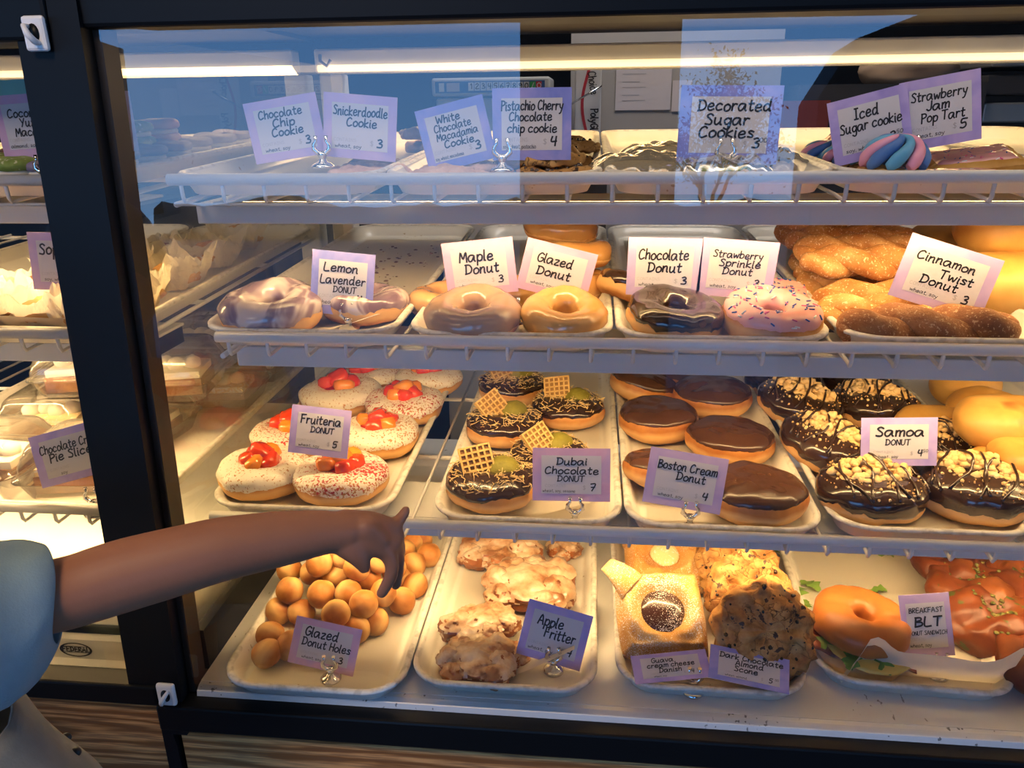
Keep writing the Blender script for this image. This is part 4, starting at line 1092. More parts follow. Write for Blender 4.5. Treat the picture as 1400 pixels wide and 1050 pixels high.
def put(k, px, py, row, label, wpx=None, hc=.02, rz=0, tilt=(0, 0), up=0.0, y=None, group=None, flat=1.0):
    """stand a pastry where the sight line through (px, py) meets its middle height"""
    base = k.partition(':')[0]
    if y is None:
        p = at_row(px, py, row, FL + up + hc)
    else:
        p = at_y(px, py, y); p.z = shelf_z(row, p.y) + FL + up + hc
    s = 1.0
    if wpx: s = wpx * depth_of(p) / FPX / NOM[base]
    q = Vector((p.x, p.y, shelf_z(row, p.y) + FL + up))
    if k not in PROTO:
        o = proto(k); PROTO[k] = o; del o['nominal']
    else: o = copy_tree(PROTO[k])
    o.name = NAMES[base]
    o.location = (q.x, q.y, q.z + H); o.scale = (s, s, s * flat)
    o.rotation_euler = (Matrix.Rotation(TILT[row], 4, 'X') @ Euler((R(tilt[0]), R(tilt[1]), R(rz)), 'ZYX').to_matrix().to_4x4()).to_euler() if False else (TILT[row] + R(tilt[0]), R(tilt[1]), R(rz))
    for key in ('label', 'category', 'group'):
        if key in o: del o[key]
    tag(o, label, CATS[base], group)
    return o
# ------------------------------------------------------------------ pastries on the trays
# middle shelf
put('marble', 374, 421, 2, 'purple and white marbled glazed ring donut at the front left of the middle shelf', 137, rz=10, tilt=(7, 0), up=.004)
put('marble', 500, 418, 2, 'purple marbled ring donut half hidden behind the lemon lavender card', 118, rz=150, y=.872)
put('maple', 648, 427, 2, 'tan maple glazed ring donut in front of the maple card', 130, tilt=(8, 0), up=.005)
put('glazed', 771, 424, 2, 'plain glazed ring donut lying in front of the glazed donut card', 118, tilt=(12, 4), up=.007)
G = 'plain glazed donuts at the back of the maple tray'
put('glazed', 612, 398, 2, 'plain glazed ring donut peeking out left below the maple card', 105, y=.90)
put('glazed', 705, 395, 2, 'plain glazed donut mostly hidden between the maple and glazed cards', 100, y=.93)
put('glazed', 785, 378, 2, 'plain glazed ring donut at the bottom of the stack right of the glazed card', 100, y=.985)
put('glazed', 784, 350, 2, 'plain glazed ring donut in the middle of the stack behind the glazed card', 104, up=.036, y=1.0, tilt=(-4, 3), rz=40)
put('glazed', 765, 330, 2, 'plain glazed ring donut on top of the stack behind the glazed card', 104, up=.060, y=1.05, tilt=(4, -3), rz=90)
put('choc', 921, 427, 2, 'dark chocolate glazed ring donut in front of the chocolate donut card', 132, rz=30, tilt=(8, 0), up=.005)
put('choc', 862, 376, 2, 'chocolate ring donut leaning on the tray edge left of the chocolate card', 104, y=.935, up=.006, tilt=(-8, 22), rz=20)
put('choc', 905, 352, 2, 'chocolate ring donut hidden behind the chocolate donut card', 92, y=1.06)
put('pink', 1053, 430, 2, 'pink iced donut with blue and white sprinkles at the tray front', 136, rz=15, tilt=(8, 0), up=.005)
put('pink', 1050, 385, 2, 'pink sprinkle donut showing right of the strawberry sprinkle card', 108, y=.93, rz=80)
put('pink', 1000, 340, 2, 'pink sprinkle donut at the back above the strawberry sprinkle card', 96, y=1.10, rz=200)
put('pink', 960, 330, 2, 'pink sprinkle donut at the far back behind the chocolate card', 92, y=1.16, rz=120)
TW_ = [('twist:1', 1268, 440, .808, 0, 240, 0, 'shaded cinnamon sugar twist lying at the very front of its tray'),
 ('twist:0', 1228, 424, .858, 0, 218, -3, 'pale cinnamon sugar twist lying just behind the shaded front twist'),
 ('twist:2', 1215, 398, .918, 0, 205, 2, 'cinnamon sugar twist, third from the front on the tray floor'),
 ('twist:0', 1190, 380, .985, 0, 195, -2, 'cinnamon sugar twist in the bottom layer, fourth from the front'),
 ('twist:2', 1180, 360, 1.045, 0, 185, 2, 'cinnamon sugar twist in the bottom layer, fifth from the front'),
 ('twist:0', 1170, 350, 1.105, 0, 178, 0, 'cinnamon sugar twist in the bottom layer, farthest from the front'),
 ('twist:2', 1192, 362, .955, .034, 192, -4, 'cinnamon sugar twist at the front of the upper layer'),
 ('twist:0', 1180, 342, 1.015, .036, 186, -3, 'cinnamon sugar twist second from the front in the upper layer'),
 ('twist:2', 1165, 328, 1.075, .036, 178, -2, 'cinnamon sugar twist third from the front in the upper layer'),
 ('twist:0', 1145, 320, 1.135, .036, 170, -1, 'cinnamon sugar twist at the back of the upper layer')]
for k, px, py, y, up, w, rz, lb in TW_: put(k, px, py, 2, lb, w, y=y, up=up, rz=rz, group='cinnamon sugar twists')
BN = [(1372, 372, .93, 0, 150, 20, 'plain golden bun at the bottom of the pile right of the twist card'),
 (1360, 352, 1.02, .045, 150, 60, 'large golden bun with a dark seam on top of the pile beside the twist card'),
 (1300, 338, 1.12, .0, 130, 0, 'golden bun at the back left of the bun pile beside the twists'),
 (1330, 318, 1.24, .02, 120, 0, 'pale bun at the very back of the middle shelf bun tray'),
 (1440, 380, .95, 0, 150, 60, 'plain golden bun at the right edge of the middle shelf')]
for i, (px, py, y, up, w, rz, lb) in enumerate(BN): put('bun:%d' % (i % 3), px, py, 2, lb, w, y=y, up=up, rz=rz, hc=.03, group='plain golden buns')
# lower shelf
FR = [('fruit:0', 362, 648, 122, 20, 'white iced fruit topped donut with orange fruit at the front left corner'),
 ('fruit:1', 468, 656, 126, 200, 'white iced donut with red fruit and red speckles at the tray front right'),
 ('fruit:3', 400, 598, 110, 60, 'red speckled fruit donut half hidden behind the lower left card'),
 ('fruit:2', 517, 598, 112, 100, 'white iced donut with orange and red fruit cubes beside the card'),
 ('fruit:0', 466, 546, 108, 250, 'spiced white iced donut with red fruit just above the card'),
 ('fruit:1', 553, 556, 104, 30, 'pale iced donut with pink red fruit by the right tray edge'),
 ('fruit:2', 500, 519, 92, 300, 'fruit topped donut in the back row at left, under the valance'),
 ('fruit:0', 586, 520, 92, 140, 'fruit topped donut in the back row at right, under the valance')]
for k, px, py, w, rz, lb in FR: put(k, px, py, 3, lb, w, rz=rz, group='fruit topped donuts')
DB = [('dubai:0', 673, 664, 126, 0, 'chocolate donut with waffle piece and pistachio cream at the front left'),
 ('dubai:1', 752, 628, 112, 20, 'waffle topped chocolate donut half hidden behind its price card'),
 ('dubai:2', 690, 583, 106, 12, 'waffle topped chocolate donut at the left edge in the middle row'),
 ('dubai:0', 777, 561, 100, -20, 'waffle topped chocolate donut at the right edge in the middle row'),
 ('dubai:1', 701, 531, 96, 6, 'waffle topped chocolate donut farthest back under the valance')]
for k, px, py, w, rz, lb in DB: put(k, px, py, 3, lb, w, rz=rz, group='waffle topped chocolate donuts')
BO = [('boston:0', 1031, 680, 138, 'smooth chocolate topped filled donut at the front right corner'),
 ('boston:1', 908, 646, 118, 'smooth chocolate topped donut half hidden behind its card'),
 ('boston:2', 998, 606, 118, 'smooth chocolate topped donut at right in the second row'),
 ('boston:0', 900, 577, 112, 'smooth chocolate topped donut with drips at left in the third row'),
 ('boston:1', 974, 546, 108, 'smooth chocolate topped donut at right in the fourth row'),
 ('boston:2', 876, 530, 96, 'smooth chocolate topped donut at left near the valance'),
 ('boston:0', 945, 518, 94, 'smooth chocolate topped donut farthest back under the valance')]
for i, (k, px, py, w, lb) in enumerate(BO): put(k, px, py, 3, lb, w, rz=i * 77, tilt=((0, 14) if i in (1, 5) else (0, 0)), up=.004 if i in (1, 5) else 0, group='smooth chocolate topped donuts')
SA = [('samoa:0', 1188, 678, 142, 8, 0, 'coconut crumble donut with chocolate lines at the front left corner'),
 ('samoa:1', 1330, 676, 150, -20, 0, 'coconut crumble donut with broad chocolate lines at the front right'),
 ('samoa:2', 1125, 612, 126, -35, 14, 'coconut crumble donut leaning on the left tray edge in the second row'),
 ('samoa:1', 1285, 612, 112, 30, 0, 'coconut crumble donut hidden behind its card at right'),
 ('samoa:0', 1088, 556, 110, -30, 10, 'coconut crumble donut at the left edge in the third row'),
 ('samoa:2', 1192, 560, 112, -25, 0, 'coconut crumble donut in the third row above its card'),
 ('samoa:1', 1070, 524, 96, 10, 0, 'coconut crumble donut at the back left under the valance'),
 ('samoa:0', 1170, 526, 96, 60, 0, 'coconut crumble donut at the back right under the valance')]
for k, px, py, w, rz, ty, lb in SA: put(k, px, py, 3, lb, w, rz=rz, tilt=(0, ty), up=.005 if ty else 0, group='coconut crumble donuts')
B3 = [(1290, 540, 1.02, .0, 112, 0, 'round plain bun behind the coconut crumble donuts on the lower shelf'),
 (1320, 590, .99, 0, 96, 0, 'small plain bun low in the lower shelf bun pile'),
 (1375, 622, .90, 0, 120, 30, 'plain bun at the front of the lower shelf bun tray'),
 (1372, 575, .94, .045, 128, 15, 'plain bun with a wrinkled end on top of the lower shelf bun pile'),
 (1400, 610, .88, .03, 105, 80, 'plain bun cut by the right edge on the lower shelf'),
 (1350, 532, 1.10, .0, 100, 0, 'plain bun at the back of the lower shelf bun tray'),
 (1320, 520, 1.20, .0, 100, 50, 'plain bun farthest back in the lower shelf bun tray')]
for i, (px, py, y, up, w, rz, lb) in enumerate(B3): put('bun:%d' % (i % 3), px, py, 3, lb, w, y=y, up=up, rz=rz, hc=.03, group='plain golden buns')
# bottom deck: donut holes, listed row by row from the front of the heap
rowsH = [
 ('front row on the tray floor', 0, [(366, 897), (365, 868), (400, 878), (448, 880), (487, 862), (518, 848), (551, 824)]),
 ('second row on the tray floor', 0, [(381, 837), (417, 838), (480, 836), (520, 812), (566, 797), (549, 795)]),
 ('second layer, front row', .026, [(455, 838), (402, 807), (435, 810), (477, 814), (497, 824)]),
 ('second layer, middle row', .026, [(399, 778), (428, 784), (462, 786), (505, 793), (527, 812), (543, 776)]),
 ('third layer', .052, [(462, 762), (430, 772), (492, 776), (514, 765), (480, 758), (452, 762)]),
 ('back of the heap', .0, [(570, 770), (585, 758), (563, 742), (575, 738), (548, 752), (556, 730)])]
ordn = ['first', 'second', 'third', 'fourth', 'fifth', 'sixth', 'seventh']
hk = 0
for nm, up, ps in rowsH:
    for i, (px, py) in enumerate(sorted(ps)):
        hk += 1
        put('hole:%d' % (hk * 7 % 6), px, py, 4, 'glazed donut hole, %s, %s from left' % (nm, ordn[i]), None, hc=.016, up=up, rz=hk * 97, tilt=(hk * 37 % 40 - 20, hk * 53 % 40 - 20), group='glazed donut holes')
put('fritter:0', 652, 898, 4, 'glazed apple fritter at the front left of its tray', 132, rz=-12, hc=.022)
put('fritter:1', 660, 848, 4, 'lumpy glazed apple fritter just behind the front one', 120, rz=40, hc=.022, up=.004)
put('fritter:2', 700, 905, 4, 'glazed apple fritter left of the apple fritter card', 66, rz=70, hc=.018, y=.775)
put('fritter:0', 724, 801, 4, 'large glazed apple fritter behind the apple fritter card', 158, rz=-22, hc=.022)
put('fritter:1', 680, 752, 4, 'glazed apple fritter at the back left under the shelf rail', 128, rz=190, hc=.02)
put('fritter:2', 772, 744, 4, 'small brown apple fritter at the back right under the shelf rail', 62, rz=0, hc=.018)
put('danish:0', 902, 838, 4, 'powdered danish with dark jam centre tilted at the tray front', 128, rz=6, tilt=(33, 0), y=.828, hc=.03, up=.033)
put('danish:1', 905, 793, 4, 'powdered danish with cream centre standing behind the jam danish', 112, rz=4, tilt=(20, 0), y=.965, hc=.03, up=.024)
put('danish:1', 895, 758, 4, 'powdered danish farthest back under the shelf rail', 100, rz=-4, tilt=(12, 0), y=1.08, hc=.02, up=.012)
put('scone:0', 1040, 856, 4, 'dark chocolate chip scone propped up at the front right of its tray', 132, tilt=(58, 0), y=.800, hc=.03, up=.046, rz=0)
put('scone:1', 1018, 822, 4, 'chocolate chip scone leaning behind the front scone', 112, tilt=(56, 0), y=.868, hc=.03, up=.046, rz=6)
put('scone:0', 1006, 785, 4, 'chocolate chip scone, third of the leaning scones', 106, tilt=(52, 0), y=.932, hc=.03, up=.044, rz=-6)
put('scone:1', 990, 755, 4, 'chocolate chip scone, farthest back of the leaning scones', 100, tilt=(48, 0), y=1.0, hc=.02, up=.042)
put('blt', 1172, 858, 4, 'ring donut sandwich with bacon and greens on the bottom deck', 130, hc=.040, rz=-10, tilt=(6, 3))
SV = [(1362, 848, 140, 0, 'savory red brown bun with herbs at the front of the right tray'), (1330, 800, 130, 40, 'savory red brown bun left in the second row of the right tray'),
 (1405, 800, 130, 90, 'savory red brown bun at right in the second row'), (1310, 772, 110, 10, 'savory red brown bun at the back under the shelf rail'), (1430, 900, 140, 60, 'savory dark bun at the lower right edge')]
for i, (px, py, w, rz, lb) in enumerate(SV): put('savory:%d' % (i % 2), px, py, 4, lb, w, rz=rz, hc=.03, group='savory stuffed buns')
# top shelf (seen almost edge on, so depth is given)
C1 = [('pinkcookie:0', 505, 226, .86, 0, 110, 'sugar dusted cookie at the front of the first cookie tray'), ('pinkcookie:1', 520, 215, .93, .0, 100, 'sugar dusted cookie second in the first cookie tray'),
 ('pinkcookie:0', 600, 200, 1.20, 0, 86, 'sugar dusted cookie at the back, lower of two, beside the blue lit card'), ('pinkcookie:1', 585, 190, 1.16, .022, 80, 'sugar dusted cookie at the back, upper of two, beside the blue lit card'),
 ('pinkcookie:1', 612, 228, .84, 0, 116, 'pale nut cookie below the white chocolate macadamia card'), ('pinkcookie:0', 655, 222, .90, 0, 104, 'pale nut cookie behind the holder of the macadamia card'),
 ('cookie:0', 750, 231, .835, 0, 118, 'dark chocolate chip cookie at the very front under the pistachio card'), ('cookie:1', 742, 222, .90, .012, 116, 'dark chocolate chip cookie lying on the front ones'),
 ('cookie:0', 770, 216, .96, .0, 108, 'dark chocolate chip cookie in the lower right of its pile'), ('cookie:1', 768, 205, .99, .018, 100, 'dark chocolate chip cookie on top of the pile beside the card'),
 ('cookie:0', 690, 222, .92, 0, 100, 'dark chocolate chip cookie left of the pistachio cherry card')]
for i, (k, px, py, y, up, w, lb) in enumerate(C1): put(k, px, py, 1, lb, w, y=y, up=up, rz=i * 50, hc=.01)
put('swirl:0', 1222, 220, 1, 'cookie with blue and pink swirled icing at the tray front', 96, y=.832, rz=0, flat=1.25)
put('swirl:1', 1128, 208, 1, 'cookie with blue and pink swirled icing at the left tray edge', 70, y=.96, rz=60)
put('swirl:0', 1158, 214, 1, 'swirl iced cookie half hidden behind the iced sugar cookie card', 74, y=.92, rz=140)
put('tart:0', 1325, 222, 1, 'pink iced tart with sprinkles lying at the tray front', 120, y=.83, rz=4)
put('tart:1', 1330, 206, 1, 'pink iced tart leaning on the front tart', 116, y=.89, up=.012, rz=-8, tilt=(10, -6))
put('tart:0', 1385, 214, 1, 'pink iced tart at the right of the tart pile', 110, y=.90, up=.004, rz=20)
put('tart:1', 1160, 172, 1, 'golden tart standing on edge behind the swirl iced cookies', 84, y=1.10, up=.022, rz=-30, tilt=(35, -42))
put('tart:0', 1185, 186, 1, 'golden tart lying behind the iced sugar cookie card', 84, y=1.06, up=.0, rz=20)

# loose paper
def sheet(x, y, w, l, row, label, corner=None, curl=.03, yaw=0, lift=.0012, front=0.0):
    """baking paper on a tray floor, one corner or its front edge curling up"""
    t = thing('paper_sheet', label, 'baking paper', (x, y, shelf_z(row, y) + FL + lift), (TILT[row], 0, R(yaw)))
    b = MB(); n = 24; rows = []
    for i in range(n + 1):
        u = i / n; row_ = []
        for j in range(n + 1):
            v = (j / n) ** 1.7; px, py = (u - .5) * w, (v) * l
            z = .0008 * fnoise((px, py, 0), 30, x * 9 + row) + .0006
            if corner:
                cu = u if corner == 'r' else 1 - u; k = max(0, cu - 2.2 * v - .45); z += curl * k ** 1.3 * 1.6; py += curl * k * .9
            if front:
                k = max(0, 1 - v * l / .026); zz = front * k * min(1, .10 + u / .13) * (.72 + .28 * math.exp(-((u - .17) / .09) ** 2) + .30 * math.exp(-((u - 1.0) / .10) ** 2) + .06 * fnoise((u * 3, 0, 0), 1.5, 4)); z += zz; py += .004 * (1 - k)
            row_.append(Vector((px, py, max(z, .0002))))
        rows.append(row_)
    b.grid(rows); b.build('paper', MATS['parchment'], t); return t
sheet(-.312, .710, .165, .55, 4, 'flat baking paper under the donut holes')
sheet(-.091, .735, .165, .55, 4, 'baking paper under the apple fritters with a curled front corner', 'r', .045)
sheet(.150, .752, .165, .55, 4, 'baking paper under the danishes and scones')
sheet(.392, .7535, .186, .56, 4, 'crumpled baking paper with its front edge up around the donut sandwich', front=.074, yaw=-3)
sheet(-.067, .792, .170, .55, 3, 'baking paper under the waffle topped donuts, one corner curled', 'r', .03)
sheet(.155, .792, .165, .55, 3, 'baking paper under the smooth chocolate donuts, one corner curled', 'r', .02)
sheet(.383, .800, .165, .55, 3, 'baking paper under the coconut crumble donuts')
sheet(-.337, .796, .170, .55, 3, 'baking paper under the fruit topped donuts')
sheet(-.314, .792, .160, .55, 2, 'crumb strewn baking paper behind the marbled donuts', 'r', .03)
sheet(-.084, .792, .165, .55, 2, 'baking paper under the maple and glazed donuts')
sheet(.138, .792, .165, .55, 2, 'baking paper under the chocolate and pink donuts')
sheet(.366, .800, .170, .55, 2, 'baking paper under the cinnamon twists')
# icing flakes left on the marbled donuts' paper
rng = random.Random(5); b = MB()
for i in range(110):
    y = rng.uniform(.93, 1.3); x = -.314 + rng.gauss(.02, .04)
    if abs(x + .314) > .075: continue
    nugget(b, Vector((x, y, shelf_z(2, y) + FL + .0026)), rng.uniform(.0008, .0035), rng, .35)
o = b.build('icing_flakes', MATS['icing_marble_flake'] if 'icing_marble_flake' in MATS else simple('icing_marble_flake', (.20, .12, .10), .5), None, (0, 0, H))
tag(o, 'purple brown icing flakes scattered on the paper behind the marbled donuts', 'crumbs', None, 'stuff')
# salad leaves round the sandwich
LF = [(1085, 815, 80, .050, 'long arugula leaf at the left edge of the sandwich tray'), (1095, 832, 60, .035, 'curled arugula leaf left of the sandwich'), (1112, 805, 120, .034, 'broad green leaf behind the sandwich at left'), (1205, 810, 170, .024, 'small arugula sprig behind the sandwich at right'),
 (1215, 762, 150, .022, 'green leaf scrap at the back under the shelf rail'), (1058, 757, 20, .02, 'dark green leaf scrap by the scones')]
for i, (px, py, a, ln, lb) in enumerate(LF):
    p = at_row(px, py, 4, FL + .004); b = MB(); g_leaf(b, Vector((0, 0, .002)), R(a), ln, rng)
    b.v = [(q[0], q[1], max(q[2], 0)) for q in b.v]
    o = b.build('arugula_leaf', MATS['leaf_green'], None, (p.x, p.y, p.z + H)); tag(o, lb, 'salad leaf', 'loose salad leaves')
# bagged sugar cookies
def bag(px, py, y, wpx, label, dx=0):
    p = at_y(px, py, y); z = shelf_z(1, y) + FL; t = thing('bagged_cookie', label, 'cookie', (p.x, y, z), (TILT[1], 0, 0))
    w = wpx * depth_of(p) / FPX
    c = rough_disc(w * .36, .012, 7 + dx, .1); c.build('cookie_disc', MATS['bread_crumb'], t)
    i = MB(); i.lathe([(0, .0125), (w * .31, .012), (w * .33, .0155), (w * .29, .0175), (0, .0178)], n=30); i.build('icing', MATS['leaf_green' if dx else 'pastry_cream'], t)
    b = MB(); n = 34; rr = []
    for q in range(n + 1):
        u = -1 + 2 * q / n; row_ = []
        for r_ in range(n + 1):
            v = -1 + 2 * r_ / n; e = max(abs(u), abs(v))
            zz = .0235 * max(0, 1 - e ** 4) + .004 * abs(fnoise((u, v, dx), 3.2, 2)) * 2 + .002
            row_.append(Vector((u * w * .55, v * w * .5, zz)))
        rr.append(row_)
    b.grid(rr); b.build('clear_bag', MATS['cello_bag'], t)
bag(880, 222, .86, 150, 'iced cookie in a clear bag left of the decorated cookies card', 0)
bag(985, 226, .84, 130, 'green iced cookie in a clear bag under the decorated cookies card', 1)
bag(1045, 222, .90, 110, 'iced cookie in a clear bag at the right edge of its tray', 0)
bag(910, 214, .98, 130, 'iced cookie in a clear bag behind the front bag', 0)

# ------------------------------------------------------------------ price cards and their clips
card(390, 176, 104, 80, .86, 8, [('Chocolate', -.03, .26, .14, .55), ('Chip', -.01, .10, .13, .3), ('Cookie', .02, -.05, .13, .4)], 'lilac price card reading Chocolate Chip Cookie on the top shelf', 'card_lilac', 2, price='3')
card(492, 174, 102, 84, .855, -5, [('Snickerdoodle', 0, .23, .13, .68), ('Cookie', .02, .06, .12, .38)], 'lilac price card reading Snickerdoodle Cookie on the top shelf', 'card_lilac', 2, price='3')
holder(at_y(442, 229, .845) * 1, (0, 0, 0), 'chrome clip holding the two leftmost top shelf cards', .016)
card(623, 184, 96, 84, .86, 13, [('White', -.06, .27, .12, .32), ('Chocolate', -.02, .14, .11, .5), ('Macadamia', .02, .01, .11, .56), ('Cookie', .02, -.12, .11, .4)], 'blue price card reading White Chocolate Macadamia Cookie', 'card_blue', 2, 'soy, wheat, macadamia', '3')
card(727, 170, 108, 94, .855, 0, [('Pistachio Cherry', 0, .25, .12, .72), ('Chocolate', -.02, .10, .11, .5), ('chip cookie', .0, -.06, .11, .58)], 'blue violet price card reading Pistachio Cherry Chocolate Chip Cookie', 'card_blue', 2, 'soy, wheat, pistachio', '4')
holder(at_y(687, 234, .835), (0, 0, 0), 'dark chrome clip under the macadamia and pistachio cards', .016)
card(997, 171, 136, 102, .84, -1, [('Decorated', .03, .24, .17, .66), ('Sugar', -.03, .06, .15, .4), ('Cookies', -.03, -.10, .14, .5)], 'wide blue violet price card reading Decorated Sugar Cookies', 'card_blue', 2, None, '3', price_small='00')
holder(at_y(990, 236, .83), (0, 0, 0), 'chrome clip under the Decorated Sugar Cookies card', .016)
card(1190, 172, 104, 86, .85, 14, [('Iced', -.04, .22, .15, .28), ('Sugar cookie', .0, .03, .14, .72)], 'violet price card reading Iced Sugar Cookie, tilted upward', 'card_violet', 2, 'soy, wheat', '3.', price_small='50')
card(1286, 152, 104, 92, .855, 10, [('Strawberry', -.02, .24, .14, .64), ('Jam', -.04, .09, .13, .26), ('Pop Tart', .02, -.07, .13, .5)], 'violet price card with Strawberry Jam lettering above the pink tarts', 'card_violet', 2, 'wheat, soy', '5')
holder(at_y(1240, 232, .84), (0, 0, 0), 'chrome clip behind the blue pink swirl cookie', .016)
card(468, 388, 88, 86, .835, -5, [('Lemon', -.04, .24, .16, .5), ('Lavender', 0, .05, .15, .66), ('DONUT', .04, -.10, .09, .34)], 'blue price card reading Lemon Lavender Donut', 'card_blue', 10, 'wheat, soy', '4')
card(656, 366, 98, 74, .858, 6, [('Maple', -.04, .20, .17, .44), ('Donut', .02, -.03, .16, .44)], 'pink price card reading Maple Donut', 'card_pink', 0, 'wheat, soy', '3')
card(761, 371, 98, 70, .858, -14, [('Glazed', -.06, .18, .16, .46), ('Donut', -.04, -.06, .15, .44)], 'pink price card reading Glazed Donut', 'card_pink', 0, 'wheat, soy')
card(908, 365, 100, 78, .858, -1, [('Chocolate', -.02, .20, .16, .62), ('Donut', .0, -.02, .15, .42)], 'lilac price card reading Chocolate Donut', 'card_lilac', 0, 'wheat, soy', '3')
card(1008, 368, 102, 78, .858, -4, [('Strawberry', -.02, .24, .14, .6), ('Sprinkle', .02, .09, .13, .5), ('Donut', .0, -.05, .12, .36)], 'lilac price card reading Strawberry Sprinkle Donut', 'card_lilac', 0, 'wheat, soy', '3')
card(1293, 380, 128, 88, .84, -17, [('Cinnamon', -.06, .22, .16, .58), ('Twist', .10, .03, .15, .36), ('Donut', -.05, -.12, .15, .40)], 'lilac price card reading Cinnamon Twist Donut, tilted down to the right', 'card_lilac', 10, 'wheat, soy', '3')
for px, py, y, lb in ((477, 444, .825, 'chrome clip of the Lemon Lavender card'), (702, 412, .856, 'chrome clip between the maple and glazed donuts'), (948, 412, .856, 'chrome clip behind the dark chocolate ring donut'), (1272, 428, .835, 'dark clip behind the front cinnamon twist')):
    p = at_row(px, py, 2, FL); p = at_y(px, py, y); p.z = shelf_z(2, y) + FL + .0006; holder(p, (0, 0, 0), lb, .014)
card(437, 590, 84, 66, .82, -5, [('Fruiteria', 0, .22, .17, .62), ('DONUT', .04, .02, .11, .36)], 'violet price card reading Fruiteria Donut', 'card_violet', 18, 'wheat, soy', '5')
card(781, 649, 106, 72, .80, 1, [('Dubai', 0, .24, .16, .44), ('Chocolate', 0, .07, .15, .68), ('DONUT', -.01, -.08, .10, .32)], 'pink violet price card reading Dubai Chocolate Donut', 'card_pink', 18, 'wheat, soy, sesame', '7')
card(937, 657, 106, 76, .80, -8, [('Boston Cream', 0, .22, .14, .70), ('Donut', .06, .05, .13, .34)], 'lilac price card reading Boston Cream Donut', 'card_lilac', 18, 'wheat, soy', '4')
card(1229, 604, 100, 66, .86, 2, [('Samoa', .0, .20, .22, .58), ('DONUT', -.02, -.02, .11, .30)], 'violet price card standing behind the front coconut crumble donuts', 'card_violet', 14, 'wheat, soy', '4', price_small='50')
for px, py, y, lb in ((440, 628, .83, 'dark clip of the Fruiteria card'), (786, 706, .785, 'chrome clip of the Dubai Chocolate card'), (943, 714, .785, 'chrome clip of the Boston Cream card'), (1228, 642, .855, 'chrome clip hidden behind the crumble donuts')):
    p = at_y(px, py, y); p.z = shelf_z(3, y) + FL + .0006; holder(p, (0, 0, 0), lb, .018)
card(444, 883, 94, 62, .742, -9, [('Glazed', -.08, .22, .18, .46), ('Donut Holes', .02, .0, .15, .68)], 'pink price card reading Glazed Donut Holes', 'card_pink', 26, 'wheat, soy', '3')
card(758, 868, 90, 74, .775, -13, [('Apple', -.10, .20, .17, .36), ('Fritter', .08, .0, .16, .44)], 'violet price card reading Apple Fritter', 'card_violet', 20, 'wheat, soy', '4')
card(917, 911, 104, 36, .742, 9, [('Guava', -.10, .24, .17, .34), ('cream cheese', .0, .06, .16, .62), ('Danish', -.02, -.12, .16, .40)], 'violet price card reading Guava Cream Cheese Danish, leaning far back', 'card_violet', 62, 'wheat, soy', '4', price_small='50')
card(1024, 914, 106, 44, .742, -9, [('Dark Chocolate', .02, .25, .15, .74), ('Almond', -.0, .08, .15, .40), ('Scone', -.04, -.09, .17, .46)], 'blue violet price card reading Dark Chocolate Almond Scone, leaning far back', 'card_blue', 60, 'wheat, almond', '5', price_small='00')
card(1267, 855, 66, 84, .80, 7, [('BREAKFAST', .0, .24, .07, .62), ('BLT', .02, .05, .21, .62), ('DONUT SANDWICH', .0, -.12, .06, .70)], 'small lilac price card reading Breakfast BLT Donut Sandwich', 'card_lilac', 20, 'wheat, soy', None)
for px, py, y, lb in ((453, 932, .722, 'chrome clip of the Glazed Donut Holes card'), (757, 904, .76, 'chrome clip of the Apple Fritter card'), (948, 936, .738, 'chrome clip under the danish and scone cards'), (1288, 890, .79, 'chrome clip of the sandwich card')):
    p = at_y(px, py, y); p.z = ZP[4] + FL + .0006; holder(p, (0, 0, 0), lb, .016)
# ------------------------------------------------------------------ contents of the neighbouring case
MC = [(18, 216, .82, 0, 74, 'green sprinkled macaron at the front of the left case top shelf'), (66, 224, .83, 1, 66, 'purple macaron beside the green one at the post'),
 (-20, 214, .86, 0, 70, 'green macaron at the far left of the top shelf'), (10, 196, .95, 2, 62, 'coral macaron behind the green one on the left case top shelf')]
for px, py, y, k, w, lb in MC: put('macaron:%d' % k, px, py, 1, lb, w, y=y, hc=.015, group='macarons in the left case', flat=.8)
for i, (x, y, k, up) in enumerate([(-.565, .90, 1, 0), (-.565, .965, 1, 0), (-.565, 1.03, 1, 0), (-.57, 1.10, 1, 0), (-.565, 1.17, 1, 0), (-.60, .93, 0, .026), (-.60, 1.00, 0, .026), (-.60, 1.07, 2, .026), (-.57, 1.24, 1, 0), (-.64, .90, 0, 0), (-.64, 1.0, 2, 0)]):
    lb = ['purple macaron, %s from the front along the right edge of the left case tray' % q for q in ('first', 'second', 'third', 'fourth', 'fifth')] + ['green macaron on the upper layer seen through the end glass', 'green macaron second on the upper layer behind the end glass', 'coral macaron at the back of the upper layer', 'purple macaron farthest back along the tray edge', 'green macaron in the second column of the left tray', 'coral macaron in the second column of the left tray']
    o = put('macaron:%d' % k, 100, 200, 1, lb[i], None, y=y, up=up, group='macarons in the left case', flat=.8)
    o.location.x = x; o.location.z = shelf_z(1, y) + FL + up + H

